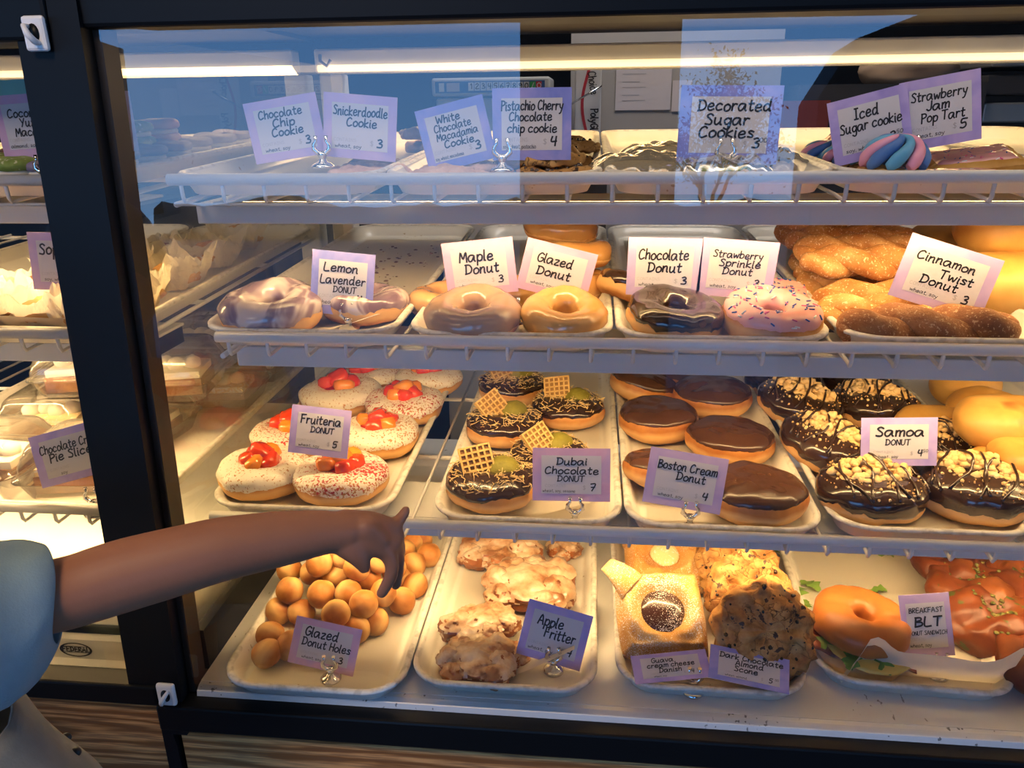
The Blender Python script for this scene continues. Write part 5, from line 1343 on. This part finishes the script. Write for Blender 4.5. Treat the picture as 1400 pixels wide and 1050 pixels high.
def crumple(x, y, row, w, label, seed, hgt=.045, fill='fried_dough', up=0.0, case_row=None):
    """a baked bar sitting in a crumpled piece of baking paper"""
    t = thing('wrapped_bar', label, 'wrapped pastry', (x, y, shelf_z(row, y) + FL + up), (TILT[row], 0, R(seed * 50)), 'paper wrapped bars in the left case')
    b = MB(); n = 26; rows = []
    for i in range(n + 1):
        u = -1 + 2 * i / n; rr = []
        for j in range(n + 1):
            v = -1 + 2 * j / n; e = max(abs(u), abs(v)); c = abs(u * v)
            z = hgt * (max(0, e - .48) ** .8) * (1 + .5 * fnoise((u, v, 0), 2.2, seed)) * 1.3 + .012 * abs(fnoise((u, v, 1), 4, seed)) + .018 * c
            k = 1 - .22 * e
            rr.append(Vector((u * w * k, v * w * k, max(.0006, z))))
        rows.append(rr)
    b.grid(rows, smooth=False); b.build('paper', MATS['parchment'], t)
    f = MB(); f.ball((0, 0, .022), w * .62, 24, 14, lambda d: 1 + .22 * fnoise(d, 2, seed) + .1 * fnoise(d, 6, seed), (1, .8, .48)); f.build('pastry', MATS[fill], t)
    return t
WB = [(-.56, .80, .046, 'fried_dough', 0), (-.625, .815, .05, 'fried_dough', 0), (-.69, .80, .05, 'pie_brown', 0), (-.565, .90, .052, 'fried_dough', 0), (-.64, .91, .05, 'pie_brown', .012), (-.71, .90, .052, 'pie_brown', 0), (-.565, 1.00, .055, 'fried_dough', 0), (-.65, 1.01, .052, 'pie_brown', .01), (-.565, 1.11, .055, 'fried_dough', .005), (-.66, 1.12, .055, 'pie_brown', 0), (-.57, 1.22, .055, 'fried_dough', .008)]
wl_ = ['fried dough bar in paper at the front right of the left case tray', 'fried dough bar in paper just left of the front right one', 'brown bar in paper at the front left beside the post', 'fried dough bar in paper, second along the end glass', 'brown bar in paper behind the cut off card', 'dark brown bar in paper at far left, second row', 'fried dough bar in paper, third along the end glass', 'brown bar in paper, third row inner column', 'fried dough bar in paper, fourth along the end glass', 'brown bar in paper, fourth row inner column', 'fried dough bar in paper farthest back along the end glass']
for i, (x, y, w, f, up) in enumerate(WB): crumple(x, y, 2, w, wl_[i], i + 1, fill=f, up=up)
sheet(-.635, .775, .20, .10, 2, 'grey lit baking paper curling over the front of the left case tray', front=.032)

def pie_box(x, y, row, label, seed, yaw=0, up=0.0, dollops=True):
    t = thing('pie_box', label, 'pastry box', (x, y, shelf_z(row, y) + FL + .0005 + up), (TILT[row], 0, R(yaw)), 'clear boxes of pie slices')
    w = .062
    def loop(k, z, r0=.016):
        return [Vector((p[0], p[1] - w * k, z)) for p in rrect(2 * w * k, 2 * w * k, 0, r0, 5)]
    a = MB(); a.grid([loop(.80, 0), loop(.84, .002), loop(.98, .026), loop(1.04, .027), loop(1.04, .0285)], closed_v=True); a.build('box_base', MATS['clear_plastic'], t)
    l = MB(); rows = [loop(1.035, .0290), loop(1.03, .031), loop(.97, .032)]
    for i in range(9):
        q = i / 8; rows.append(loop(.96 - .20 * q ** 1.5 + (.012 if i % 2 else 0), .034 + .034 * q))
    rows += [loop(.72, .070), loop(.40, .0705), loop(.02, .0705, .001)]
    l.grid(rows, closed_v=True); l.build('box_lid', MATS['clear_plastic'], t)
    p = MB(); p.prism([(-.046, -.040), (.046, -.030), (.044, .032), (-.040, .042)], .003, .026); p.build('pie_slice', MATS['pie_brown'], t)
    c = MB(); c.prism([(-.044, -.038), (.044, -.028), (.042, .030), (-.038, .040)], .0262, .036); c.build('cream_layer', MATS['whipped' if seed % 2 else 'pastry_cream'], t)
    if dollops:
        for i in range(4):
            d = MB(); d.ball((-.030 + .019 * i, -.010 + .008 * (i % 2), .041), .012, 14, 9, lambda q: 1 + .14 * fnoise(q, 2.5, seed + i), (1, 1, .9)); d.build('cream_dollop', MATS['whipped'], t)
    else:
        for i in range(3):
            d = MB(); nugget(d, Vector((-.024 + .022 * i, -.022 + .012 * (i % 2), .041)), .009, random.Random(seed + i), .6); d.build('chocolate_piece', MATS['icing_chocolate'], t)
    return t
PB = [(-.640, .845, 0, 4, False, 'boxed chocolate cream pie slice with dark chocolate pieces at the front'), (-.645, .985, 0, 2, True, 'boxed pie slice in the second row behind the chocolate pie card'),
 (-.585, .99, .074, 3, True, 'boxed pie slice stacked on the second row by the end glass'), (-.59, 1.13, 0, 5, True, 'boxed pie slice with cream dollops, third row by the end glass'), (-.585, 1.25, .0, 3, True, 'boxed pie slice farthest back by the end glass'),
 (-.72, 1.0, .074, 2, True, 'boxed pie slice stacked in the upper layer at left'), (-.77, .85, 0, 7, True, 'boxed pie slice cut by the left edge of the photo'), (-.78, .99, 0, 5, True, 'boxed pie slice at far left in the second row'), (-.60, 1.13, .074, 3, True, 'boxed pie slice on top of the third row by the end glass')]
for i, (x, y, up, sd, dl, lb) in enumerate(PB): pie_box(x, y, 3, lb, sd + i, [4, -6, 8, 3, -5, 10, 0, 6, -4][i], up, dl)

card(42, 172, 98, 82, .82, 3, [('Coconut', -.04, .20, .14, .50), ('Yuzu', .0, .05, .13, .28), ('Macaron', .02, -.10, .13, .50)], 'pink price card reading Coconut Yuzu Macaron, cut by the post', 'card_pink', 2, 'almond, soy')
simple('teal_card', (.16, .46, .44), .5)
b = MB(); p = at_y(14, 138, .87); b.box((-.030, -.0006, -.022), (.030, 0, .022)); o = b.build('plain_card', MATS['teal_card'], None, (p.x, p.y, p.z + H)); o.rotation_euler = (R(-4), R(-2), 0)
tag(o, 'small teal card standing behind the macaron price card', 'card')
card(90, 358, 104, 78, .815, -1, [('Sopapilla', -.0, .20, .17, .66), ('Bar', .04, -.02, .16, .3)], 'lilac price card reading Sopapilla Bar, cut by the post', 'card_lilac', 6, 'soy, wheat')
card(98, 620, 112, 72, .773, 16, [('Chocolate Cream', .02, .18, .15, .78), ('Pie Slice', -.02, .0, .15, .52)], 'violet price card reading Chocolate Cream Pie Slice, tilted upward', 'card_violet', 16, 'soy')
card(152, 166, 58, 78, .88, 0, [], 'pale blue price card seen side on through the end glass', 'card_lilac', 2, None, '4', yaw=38, contains=False)
for px, py, y, row, lb in ((143, 448, .80, 2, 'chrome clip of the cut off lilac card'), (124, 672, .766, 3, 'chrome clip of the chocolate cream pie card'), (60, 234, .80, 1, 'chrome clip of the macaron card')):
    p = at_y(px, py, y); p.z = shelf_z(row, y) + FL + .0006; holder(p, (0, 0, 0), lb, .018)

# ------------------------------------------------------------------ behind the case
noisy('oven_steel', [(.3, (.30, .30, .30)), (.7, (.40, .39, .38))], 6, .35, metal=.5)
simple('panel_blue', (.03, .10, .26), .4); simple('key_white', (.55, .58, .60), .4); simple('key_green', (.04, .36, .10), .4); simple('key_red', (.50, .03, .03), .4)
simple('device_white', (.50, .52, .54), .45); simple('paper_notice', (.62, .57, .60), .6); simple('box_white', (.60, .60, .62), .5); simple('box_red', (.45, .03, .05), .5)
simple('cloth_beige', (.46, .32, .22), .8); simple('crate_red', (.22, .035, .025), .6)
dev = thing('control_machine', 'white countertop machine with a blue strip of number keys behind the case', 'machine', (-.255, 1.98, -1.45))
p = at_y(670, 118, 1.90); L_, R_ = at_y(590, 120, 1.90).x, at_y(752, 120, 1.90).x; zt = at_y(670, 107, 1.90).z; zb_ = at_y(670, 131, 1.90).z
b = MB(); b.box((L_, 1.90, zb_), (R_, 2.08, zt + .002), None, .005); kid(b, 'control_head', 'device_white', dev)
b = MB(); b.box((L_ + .006, 1.915, -1.45), (R_ - .004, 2.08, zb_ - .004), None, .005); kid(b, 'machine_body', 'device_white', dev)
b = MB(); b.box((L_ + .009, 1.8985, zb_ + .007), (R_ - .012, 1.902, zt - .006)); kid(b, 'key_panel', 'panel_blue', dev)
kx0 = at_y(640, 118, 1.9).x; kx1 = at_y(741, 118, 1.9).x; kw = (kx1 - kx0) / 12
mt_ = Matrix.Rotation(R(90), 4, 'X')
for i, ch in enumerate('1234567890/O'):
    b = MB(); x = kx0 + kw * (i + .5); zc = (zb_ + zt) / 2; b.box((x - kw * .44, 1.8965, zc - .0075), (x + kw * .44, 1.8985, zc + .0105)); o = kid(b, 'key', 'key_green' if i == 10 else 'key_red' if i == 11 else 'key_white', dev)
    if i == 10: o['label'] = 'green check key'
    if i == 11: o['label'] = 'red stop key'
    c = MB(); m2 = Matrix.Translation((x, 1.8962, zc + .0015)) @ mt_; write(c, ch, 0, 0, .011, .02, 0, 1.0, None, 0, m2)
    off = Vector((dev.location.x, dev.location.y, dev.location.z - H)); c.v = [(q[0] - off.x, q[1] - off.y, q[2] - off.z) for q in c.v]
    c.build('key_mark', MATS['ink' if i < 10 else 'card_white'], o)
b = MB(); b.box((L_ + .018, 1.8965, zb_ + .010), (L_ + .030, 1.8985, zt - .009)); kid(b, 'power_switch', 'key_white', dev)
b = MB(); b.box((L_ + .036, 1.8965, zb_ + .010), (L_ + .066, 1.8985, zt - .009)); kid(b, 'small_display', 'print_grey', dev)
# box of gloves held upright by a wire
gb = thing('glove_box', 'tall white glove box with red stripe and black lettering standing by the wall', 'box', (-.005, 2.02, -1.45))
x0, x1 = at_y(786, 130, 1.97).x, at_y(822, 130, 1.97).x; z1 = at_y(800, 93, 1.97).z; z0 = at_y(800, 215, 1.97).z
b = MB(); b.box((x0, 1.97, z0), (x1, 2.07, z1), None, .003); kid(b, 'carton', 'box_white', gb)
b = MB(); w_ = x1 - x0; rr = []
for i in range(17):
    u = i / 16; zc = z0 + (z1 - z0) * u; xc = x0 + w_ * (.62 - .34 * math.sin(u * 2.6) ** 2); rr.append([(xc - .0035, 1.9692, zc), (xc + .0035, 1.9692, zc)])
b.grid(rr, smooth=False); kid(b, 'red_stripe', 'box_red', gb)
b = MB(); m2 = Matrix.Translation((x0 + w_ * .74, 1.9688, z0 + (z1 - z0) * .34)) @ mt_ @ Matrix.Rotation(R(-90), 4, 'Z'); write(b, 'PolyGloves', 0, 0, .017, .085, 0, 1.3, None, 0, m2)
m2 = Matrix.Translation((x0 + w_ * .66, 1.9688, z0 + (z1 - z0) * .84)) @ mt_ @ Matrix.Rotation(R(-80), 4, 'Z'); write(b, 'Choice', 0, 0, .018, .05, 0, 1.0, None, .1, m2); kid(b, 'box_lettering', 'ink', gb)
b = MB(); b.box((x0 + .002, 2.0, -1.45), (x1 + .02, 2.05, z0)); kid(b, 'stand', 'dark_wall', gb)
wr = thing('wire_box_rack', 'dark wire rack crossing in front of the glove box', 'rack', (0, 2.0, -.1))
b = MB(); b.tube([at_y(780, 143, 1.955), at_y(823, 117, 1.955)], .0022, 6); b.tube([at_y(823, 117, 1.955), at_y(823, 117, 1.955) + Vector((0, .16, .01))], .0022, 6); b.tube([at_y(780, 143, 1.955), at_y(780, 143, 1.955) + Vector((0, .16, 0))], .0022, 6); kid(b, 'wire', 'chrome', wr)
def notice(x0, y0, x1, y1, y, label, lines):
    a, c = at_y(x0, y0, y), at_y(x1, y1, y)
    t = thing('paper_notice', label, 'notice', ((a.x + c.x) / 2, y, (a.z + c.z) / 2))
    w, h = c.x - a.x, a.z - c.z; b = MB(); b.box((-w / 2, -.0004, -h / 2), (w / 2, 0.0002, h / 2)); b.build('sheet', MATS['paper_notice'], t)
    g = MB()
    for i in range(lines):
        z = h * (.36 - .11 * i - .05 * (i // 2)); q = w * (.30 if i % 2 else .22)
        g.add([(-w * .38, -.0008, z), (-w * .38 + q * 1.4, -.0008, z), (-w * .38 + q * 1.4, -.0008, z - h * .016), (-w * .38, -.0008, z - h * .016)], [[0, 1, 2, 3]], False)
    if lines: g.build('printed_lines', MATS['print_grey'], t)
notice(843, 84, 916, 150, 2.117, 'printed paper notice taped to the grey wall behind the case', 6)
notice(920, 110, 944, 152, 2.117, 'smaller paper on the grey wall beside the notice', 0)
b = MB(); b.ball((0, 0, 0), 1, 40, 20, lambda d: 1 + .10 * fnoise(d, 1.8, 2) + .03 * fnoise(d, 5, 2), (.115, .08, .052)); p = at_y(1240, 97, 2.16)
b.v = [(q[0], q[1], max(q[2], -.030)) for q in b.v]
o = b.build('cloth_bundle', MATS['cloth_beige'], None, (p.x, p.y, p.z + H)); tag(o, 'beige rounded cloth bundle on a dark shelf behind the case', 'cloth')
dk = thing('storage_shelf', 'dark shelf unit carrying the beige bundle behind the case', 'shelf', (.66, 2.2, -1.45))
b = MB(); b.box((.49, 2.05, -1.45), (.92, 2.32, p.z - .031)); kid(b, 'cabinet', 'dark_wall', dk)
b = MB(); q = at_y(1062, 138, 2.02); q2 = at_y(1132, 170, 2.02); b.box((q.x, 2.02, q2.z - .05), (q2.x, 2.045, q.z)); kid(b, 'red_front', 'crate_red', dk)['label'] = 'dark red front panel'
ov = thing('steel_rack', 'grey steel equipment rack at the right behind the case', 'rack', (1.0, 2.2, -1.45))
for i in range(5):
    b = MB(); z = .12 - .062 * i; b.box((.925, 2.06 + .01 * (i % 2), z - .045), (1.4, 2.4, z), None, .004); kid(b, 'rack_panel', ('oven_steel', 'dark_wall')[i % 2 if i else 0], ov)
b = MB(); b.box((.94, 2.1, -1.45), (1.39, 2.38, -.175)); kid(b, 'rack_base', 'dark_wall', ov)

# ------------------------------------------------------------------ tree across the car park, seen mirrored in the glass
tr = thing('tree', 'small leafy tree across the car park, mirrored in the case glass', 'tree', (2.3, -13.0, -1.45))
noisy('bark', [(.3, (.02, .015, .012)), (.7, (.04, .03, .025))], 10, .9)
b = MB(); lf = MB(); rng = random.Random(11)
def limb(p, d, ln, r, lv):
    pts = [p]; q = Vector(p); dd = d.normalized()
    for i in range(5):
        dd = (dd + Vector((rng.gauss(0, .16), rng.gauss(0, .16), rng.gauss(.05, .1)))).normalized(); q = q + dd * ln / 5; pts.append(q.copy())
    b.tube(pts, [r * (1 - .12 * i) for i in range(6)], 5)
    if lv == 0:
        for i in range(46):
            c = pts[rng.randint(1, 5)] + Vector((rng.gauss(0, .13), rng.gauss(0, .13), rng.gauss(0, .13))); s = rng.uniform(.022, .05)
            u = Vector((rng.gauss(0, 1), rng.gauss(0, 1), rng.gauss(0, 1))).normalized(); w = u.orthogonal().normalized()
            lf.add([c - u * s, c + w * s * .5, c + u * s, c - w * s * .5], [[0, 1, 2, 3]], False)
        return
    for i in range(4 if lv > 1 else 5):
        a = rng.random() * 6.28; k = pts[rng.randint(2, 5)]
        limb(k, (dd + Vector((math.cos(a), math.sin(a), rng.uniform(-.1, .5))) * .85), ln * .62, r * .5, lv - 1)
limb(Vector((0, 0, 0)), Vector((0, 0, 1)), 1.9, .09, 3)
b.build('trunk', MATS['bark'], tr); o = lf.build('foliage', MATS['hedge_dark'], tr)
b = MB(); n = 60; rows = []
for i in range(n + 1):
    x = -16 + 32 * i / n; h = 1.3 + .35 * fnoise((x, 0, 0), .5, 3) + .2 * fnoise((x, 0, 0), 2.1, 3); rows.append([Vector((x, -26, 0)), Vector((x, -26.2, h * .8)), Vector((x, -26.8, h)), Vector((x, -27.4, h * .8)), Vector((x, -27.6, 0))])
b.grid(rows); o = b.build('hedge', MATS['hedge_dark'], None, (0, 0, 0)); tag(o, 'dark hedge along the far side of the car park', 'hedge')
# ------------------------------------------------------------------ the child pointing at the glass
noisy('skin', [(.3, (.30, .125, .070)), (.7, (.36, .155, .090))], 9, .5, bump_scale=300, bump_s=.06, sss=.08)
noisy('tee_blue', [(.3, (.20, .30, .36)), (.7, (.26, .37, .42))], 14, .85, bump_scale=500, bump_s=.25)
noisy('tee_lower', [(.3, (.19, .19, .17)), (.7, (.26, .26, .235))], 14, .85, bump_scale=400, bump_s=.25)
simple('snap', (.02, .02, .022), .4); simple('hair_dark', (.012, .009, .008), .5)
child = thing('person', 'person in a light blue tee whose outstretched right arm points at the donut holes', 'person', (-.66, .30, -1.45))
BODY = MB()
def P3(px, py, y): return at_y(px, py, y)
def chain(pts, n=14):
    """tapered limb through (point, radius) pairs, with round ends"""
    P = []
    for i in range(len(pts) - 1):
        (a, ra), (b_, rb) = pts[i], pts[i + 1]
        for j in range(6): P.append((a.lerp(b_, j / 6), ra + (rb - ra) * j / 6))
    P.append(pts[-1])
    # light smoothing of the axis
    for _ in range(3):
        P = [P[0]] + [((P[i - 1][0] + P[i][0] * 2 + P[i + 1][0]) / 4, (P[i - 1][1] + P[i][1] * 2 + P[i + 1][1]) / 4) for i in range(1, len(P) - 1)] + [P[-1]]
    BODY.tube([p for p, _ in P], [r for _, r in P], n)
    BODY.ball(P[0][0], P[0][1], 14, 10); BODY.ball(P[-1][0], P[-1][1], 14, 10)
def px_r(px, y, py, wpx): return wpx / 2 * depth_of(at_y(px, py, y)) / FPX
arm = [(-40, 832, .46, 104), (40, 822, .485, 102), (100, 809, .505, 99), (160, 789, .525, 101), (230, 770, .545, 96), (300, 751, .565, 88), (380, 737, .588, 77), (440, 728, .604, 62), (472, 727, .612, 52)]
chain([(P3(a, b_, y), px_r(a, y, b_, w)) for a, b_, y, w in arm], 20)
# palm: a flattened fan of four metacarpals between the wrist and the knuckles
wr_ = [(472, 722, .612), (473, 734, .614)]
kn = {'index': (527, 753, .622), 'middle': (537, 744, .632), 'ring': (541, 734, .640), 'little': (538, 722, .642)}
for nm, (a, b_, y) in kn.items():
    s = {'index': (470, 735, .611), 'middle': (472, 730, .612), 'ring': (472, 724, .614), 'little': (472, 718, .616)}[nm]
    mid = ((s[0] + a) / 2 + 3, (s[1] + b_) / 2 - 4, (s[2] + y) / 2)
    chain([(P3(*s), .0150), (P3(*mid), .0125), (P3(a, b_, y), .0092)])
chain([(P3(500, 722, .616), .012), (P3(517, 738, .622), .012)])
fingers = [
 [(528, 753, .622, .0088), (537, 772, .620, .0072), (534, 790, .618, .0066), (522, 811, .617, .0056)],
 [(537, 744, .632, .0088), (544, 764, .640, .0074), (543, 783, .640, .0068), (541, 799, .638, .0058)],
 [(541, 734, .640, .0084), (546, 754, .652, .0070), (541, 770, .654, .0064), (534, 781, .650, .0056)],
 [(537, 722, .642, .0078), (545, 712, .648, .0062), (551, 705, .652, .0056), (555, 698, .655, .0050)],
 [(466, 738, .608, .0140), (482, 752, .606, .0118), (493, 765, .606, .0092), (498, 775, .606, .0066)]]
for f in fingers: chain([(P3(a, b_, y), r) for a, b_, y, r in f], 12)
# shoulder, trunk, neck, head and legs, mostly outside the frame
SH = P3(-40, 832, .46)
tx, ty = -.70, .38
hip = -.78; 
chain([(SH, .036), (Vector((tx + .085, ty + .03, SH.z + .012)), .040), (Vector((tx, ty, SH.z - .01)), .060)], 16)
chain([(Vector((tx - .10, ty - .06, SH.z)), .040), (Vector((tx - .15, ty - .10, SH.z - .15)), .032), (Vector((tx - .14, ty - .02, SH.z - .29)), .024), (Vector((tx - .13, ty + .03, SH.z - .36)), .020)], 14)
chain([(Vector((tx - .10, ty - .06, SH.z)), .040), (Vector((tx, ty, SH.z - .01)), .060)], 14)
for s in (-1, 1):
    chain([(Vector((tx + s * .055, ty + s * .035, SH.z - .05)), .066), (Vector((tx + s * .045, ty + s * .03, SH.z - .20)), .062), (Vector((tx + s * .050, ty + s * .03, SH.z - .36)), .068)], 18)
    chain([(Vector((tx + s * .052, ty + s * .03, SH.z - .36)), .062), (Vector((tx + s * .055, ty + s * .03, -1.08)), .044), (Vector((tx + s * .055, ty + s * .03, -1.39)), .028)], 16)
    chain([(Vector((tx + s * .055, ty + s * .03, -1.418)), .028), (Vector((tx + s * .065, ty + s * .03 + .09, -1.428)), .019)], 12)
chain([(Vector((tx, ty, SH.z)), .042), (Vector((tx - .004, ty + .004, SH.z + .085)), .036)], 14)
HC = Vector((tx - .01, ty + .012, SH.z + .165))
BODY.ball(HC, .086, 26, 18, lambda d: 1 - .05 * max(0, -d.z), (.86, 1.0, 1.16))
BODY.ball(HC + Vector((.012, .058, -.052)), .030, 14, 10)
BODY.ball(HC + Vector((.012, .082, -.012)), .010, 10, 8, None, (.8, 1, 1.4))
for s in (-1, 1): BODY.ball(HC + Vector((s * .074, .0, -.005)), .017, 10, 8, None, (.5, .9, 1.3))
o = kid(BODY, 'body', 'skin', child)
md = o.modifiers.new('merge', 'REMESH'); md.mode = 'VOXEL'; md.voxel_size = .0026; md.use_smooth_shade = True
ms = o.modifiers.new('smooth', 'SMOOTH'); ms.factor = .5; ms.iterations = 5
# hair cap
b = MB(); b.ball(HC + Vector((-.002, -.012, .016)), .093, 28, 18, lambda d: (1.0 + .04 * fnoise(d, 3, 2)) if d.z > -.35 + .55 * max(0, d.y) else .82, (.88, 1.0, 1.14)); kid(b, 'hair', 'hair_dark', child)
# tee: trunk tube with an open sleeve
b = MB(); rows = []
for i in range(15):
    u = i / 14; z = SH.z + .035 - u * .40; n = 40; row = []
    wx, wy = (.135 + .02 * math.sin(u * 3)) * min(1, .42 + u * 6), (.092 + .02 * u) * min(1, .5 + u * 5)
    for j in range(n):
        t = 2 * math.pi * j / n; p = Vector((wx * math.cos(t), wy * math.sin(t), 0)); p = Matrix.Rotation(R(30), 3, 'Z') @ p
        p += Vector((tx, ty, z)); p += (p - Vector((tx, ty, z))).normalized() * .008 * fnoise(p, 14, 2); row.append(p)
    rows.append(row)
b.grid(rows, closed_v=True, flip=True); o = kid(b, 'tee_trunk', 'tee_blue', child)
sd = o.modifiers.new('cloth', 'SOLIDIFY'); sd.thickness = .003
b = MB(); rows = []
sl = [(-110, 850, .425, 205), (-60, 862, .44, 215), (-15, 862, .458, 222), (22, 850, .478, 206), (48, 830, .490, 172), (64, 816, .497, 142), (70, 811, .500, 128)]
for i, (a, b_, y, wpx) in enumerate(sl):
    c = P3(a, b_, y); r = px_r(a, y, b_, wpx); ax = (P3(100, 809, .505) - P3(-20, 836, .468)).normalized()
    up = (RU - ax * RU.dot(ax)).normalized(); sdv = ax.cross(up); row = []
    for j in range(36):
        t = 2 * math.pi * j / 36; rr_ = r * (1 + .05 * fnoise((i * .5, math.cos(t) * 1.4, math.sin(t) * 1.4), 1.3, 4))
        rr_ += .0035 * math.sin(5 * t + i * .9) * (1 if i < 5 else .3)
        row.append(c + up * rr_ * math.cos(t) + sdv * min(rr_, .050) * math.sin(t) + ax * (.004 * math.sin(2 * t)))
    rows.append(row)
b.grid(rows, closed_v=True); o = kid(b, 'tee_sleeve', 'tee_blue', child)
sd = o.modifiers.new('cloth', 'SOLIDIFY'); sd.thickness = .0028; sd.offset = 1
ss = o.modifiers.new('soft', 'SUBSURF'); ss.levels = 1; ss.render_levels = 1
# loose grey garment below the tee with two dark snaps on its seam
b = MB(); rows = []
for i in range(13):
    u = i / 12; ed = at_y(74 + 190 * u, 924 + 215 * u, .50); row = []
    for j in range(40):
        t = 2 * math.pi * j / 40; wx, wy = (ed.x - (tx - .12)) / 2, .105 + .02 * u
        p = Vector((wx * math.cos(t), wy * math.sin(t), 0)); p = p + Vector((ed.x - wx, .43, ed.z)); p += Vector((math.cos(t), math.sin(t), 0)) * (.007 * math.sin(7 * t + 3 * u) * u + .011 * fnoise(p, 13, 7)); row.append(p)
    rows.append(row)
b.grid(rows, closed_v=True, flip=True); gbv = bvh_of(b); o = kid(b, 'lower_garment', 'tee_lower', child)
sd = o.modifiers.new('cloth', 'SOLIDIFY'); sd.thickness = .003
for px, py in ((91, 1008), (104, 1028)):
    h_ = gbv.ray_cast(Vector((0, 0, 0)), ray(px, py).normalized())[0]; p = h_ if h_ is not None else at_y(px, py, .455)
    b = MB(); b.ball(p, .0048, 14, 9, None, (1, .8, .9)); kid(b, 'snap_button', 'snap', o if False else child)['label'] = 'dark snap button'
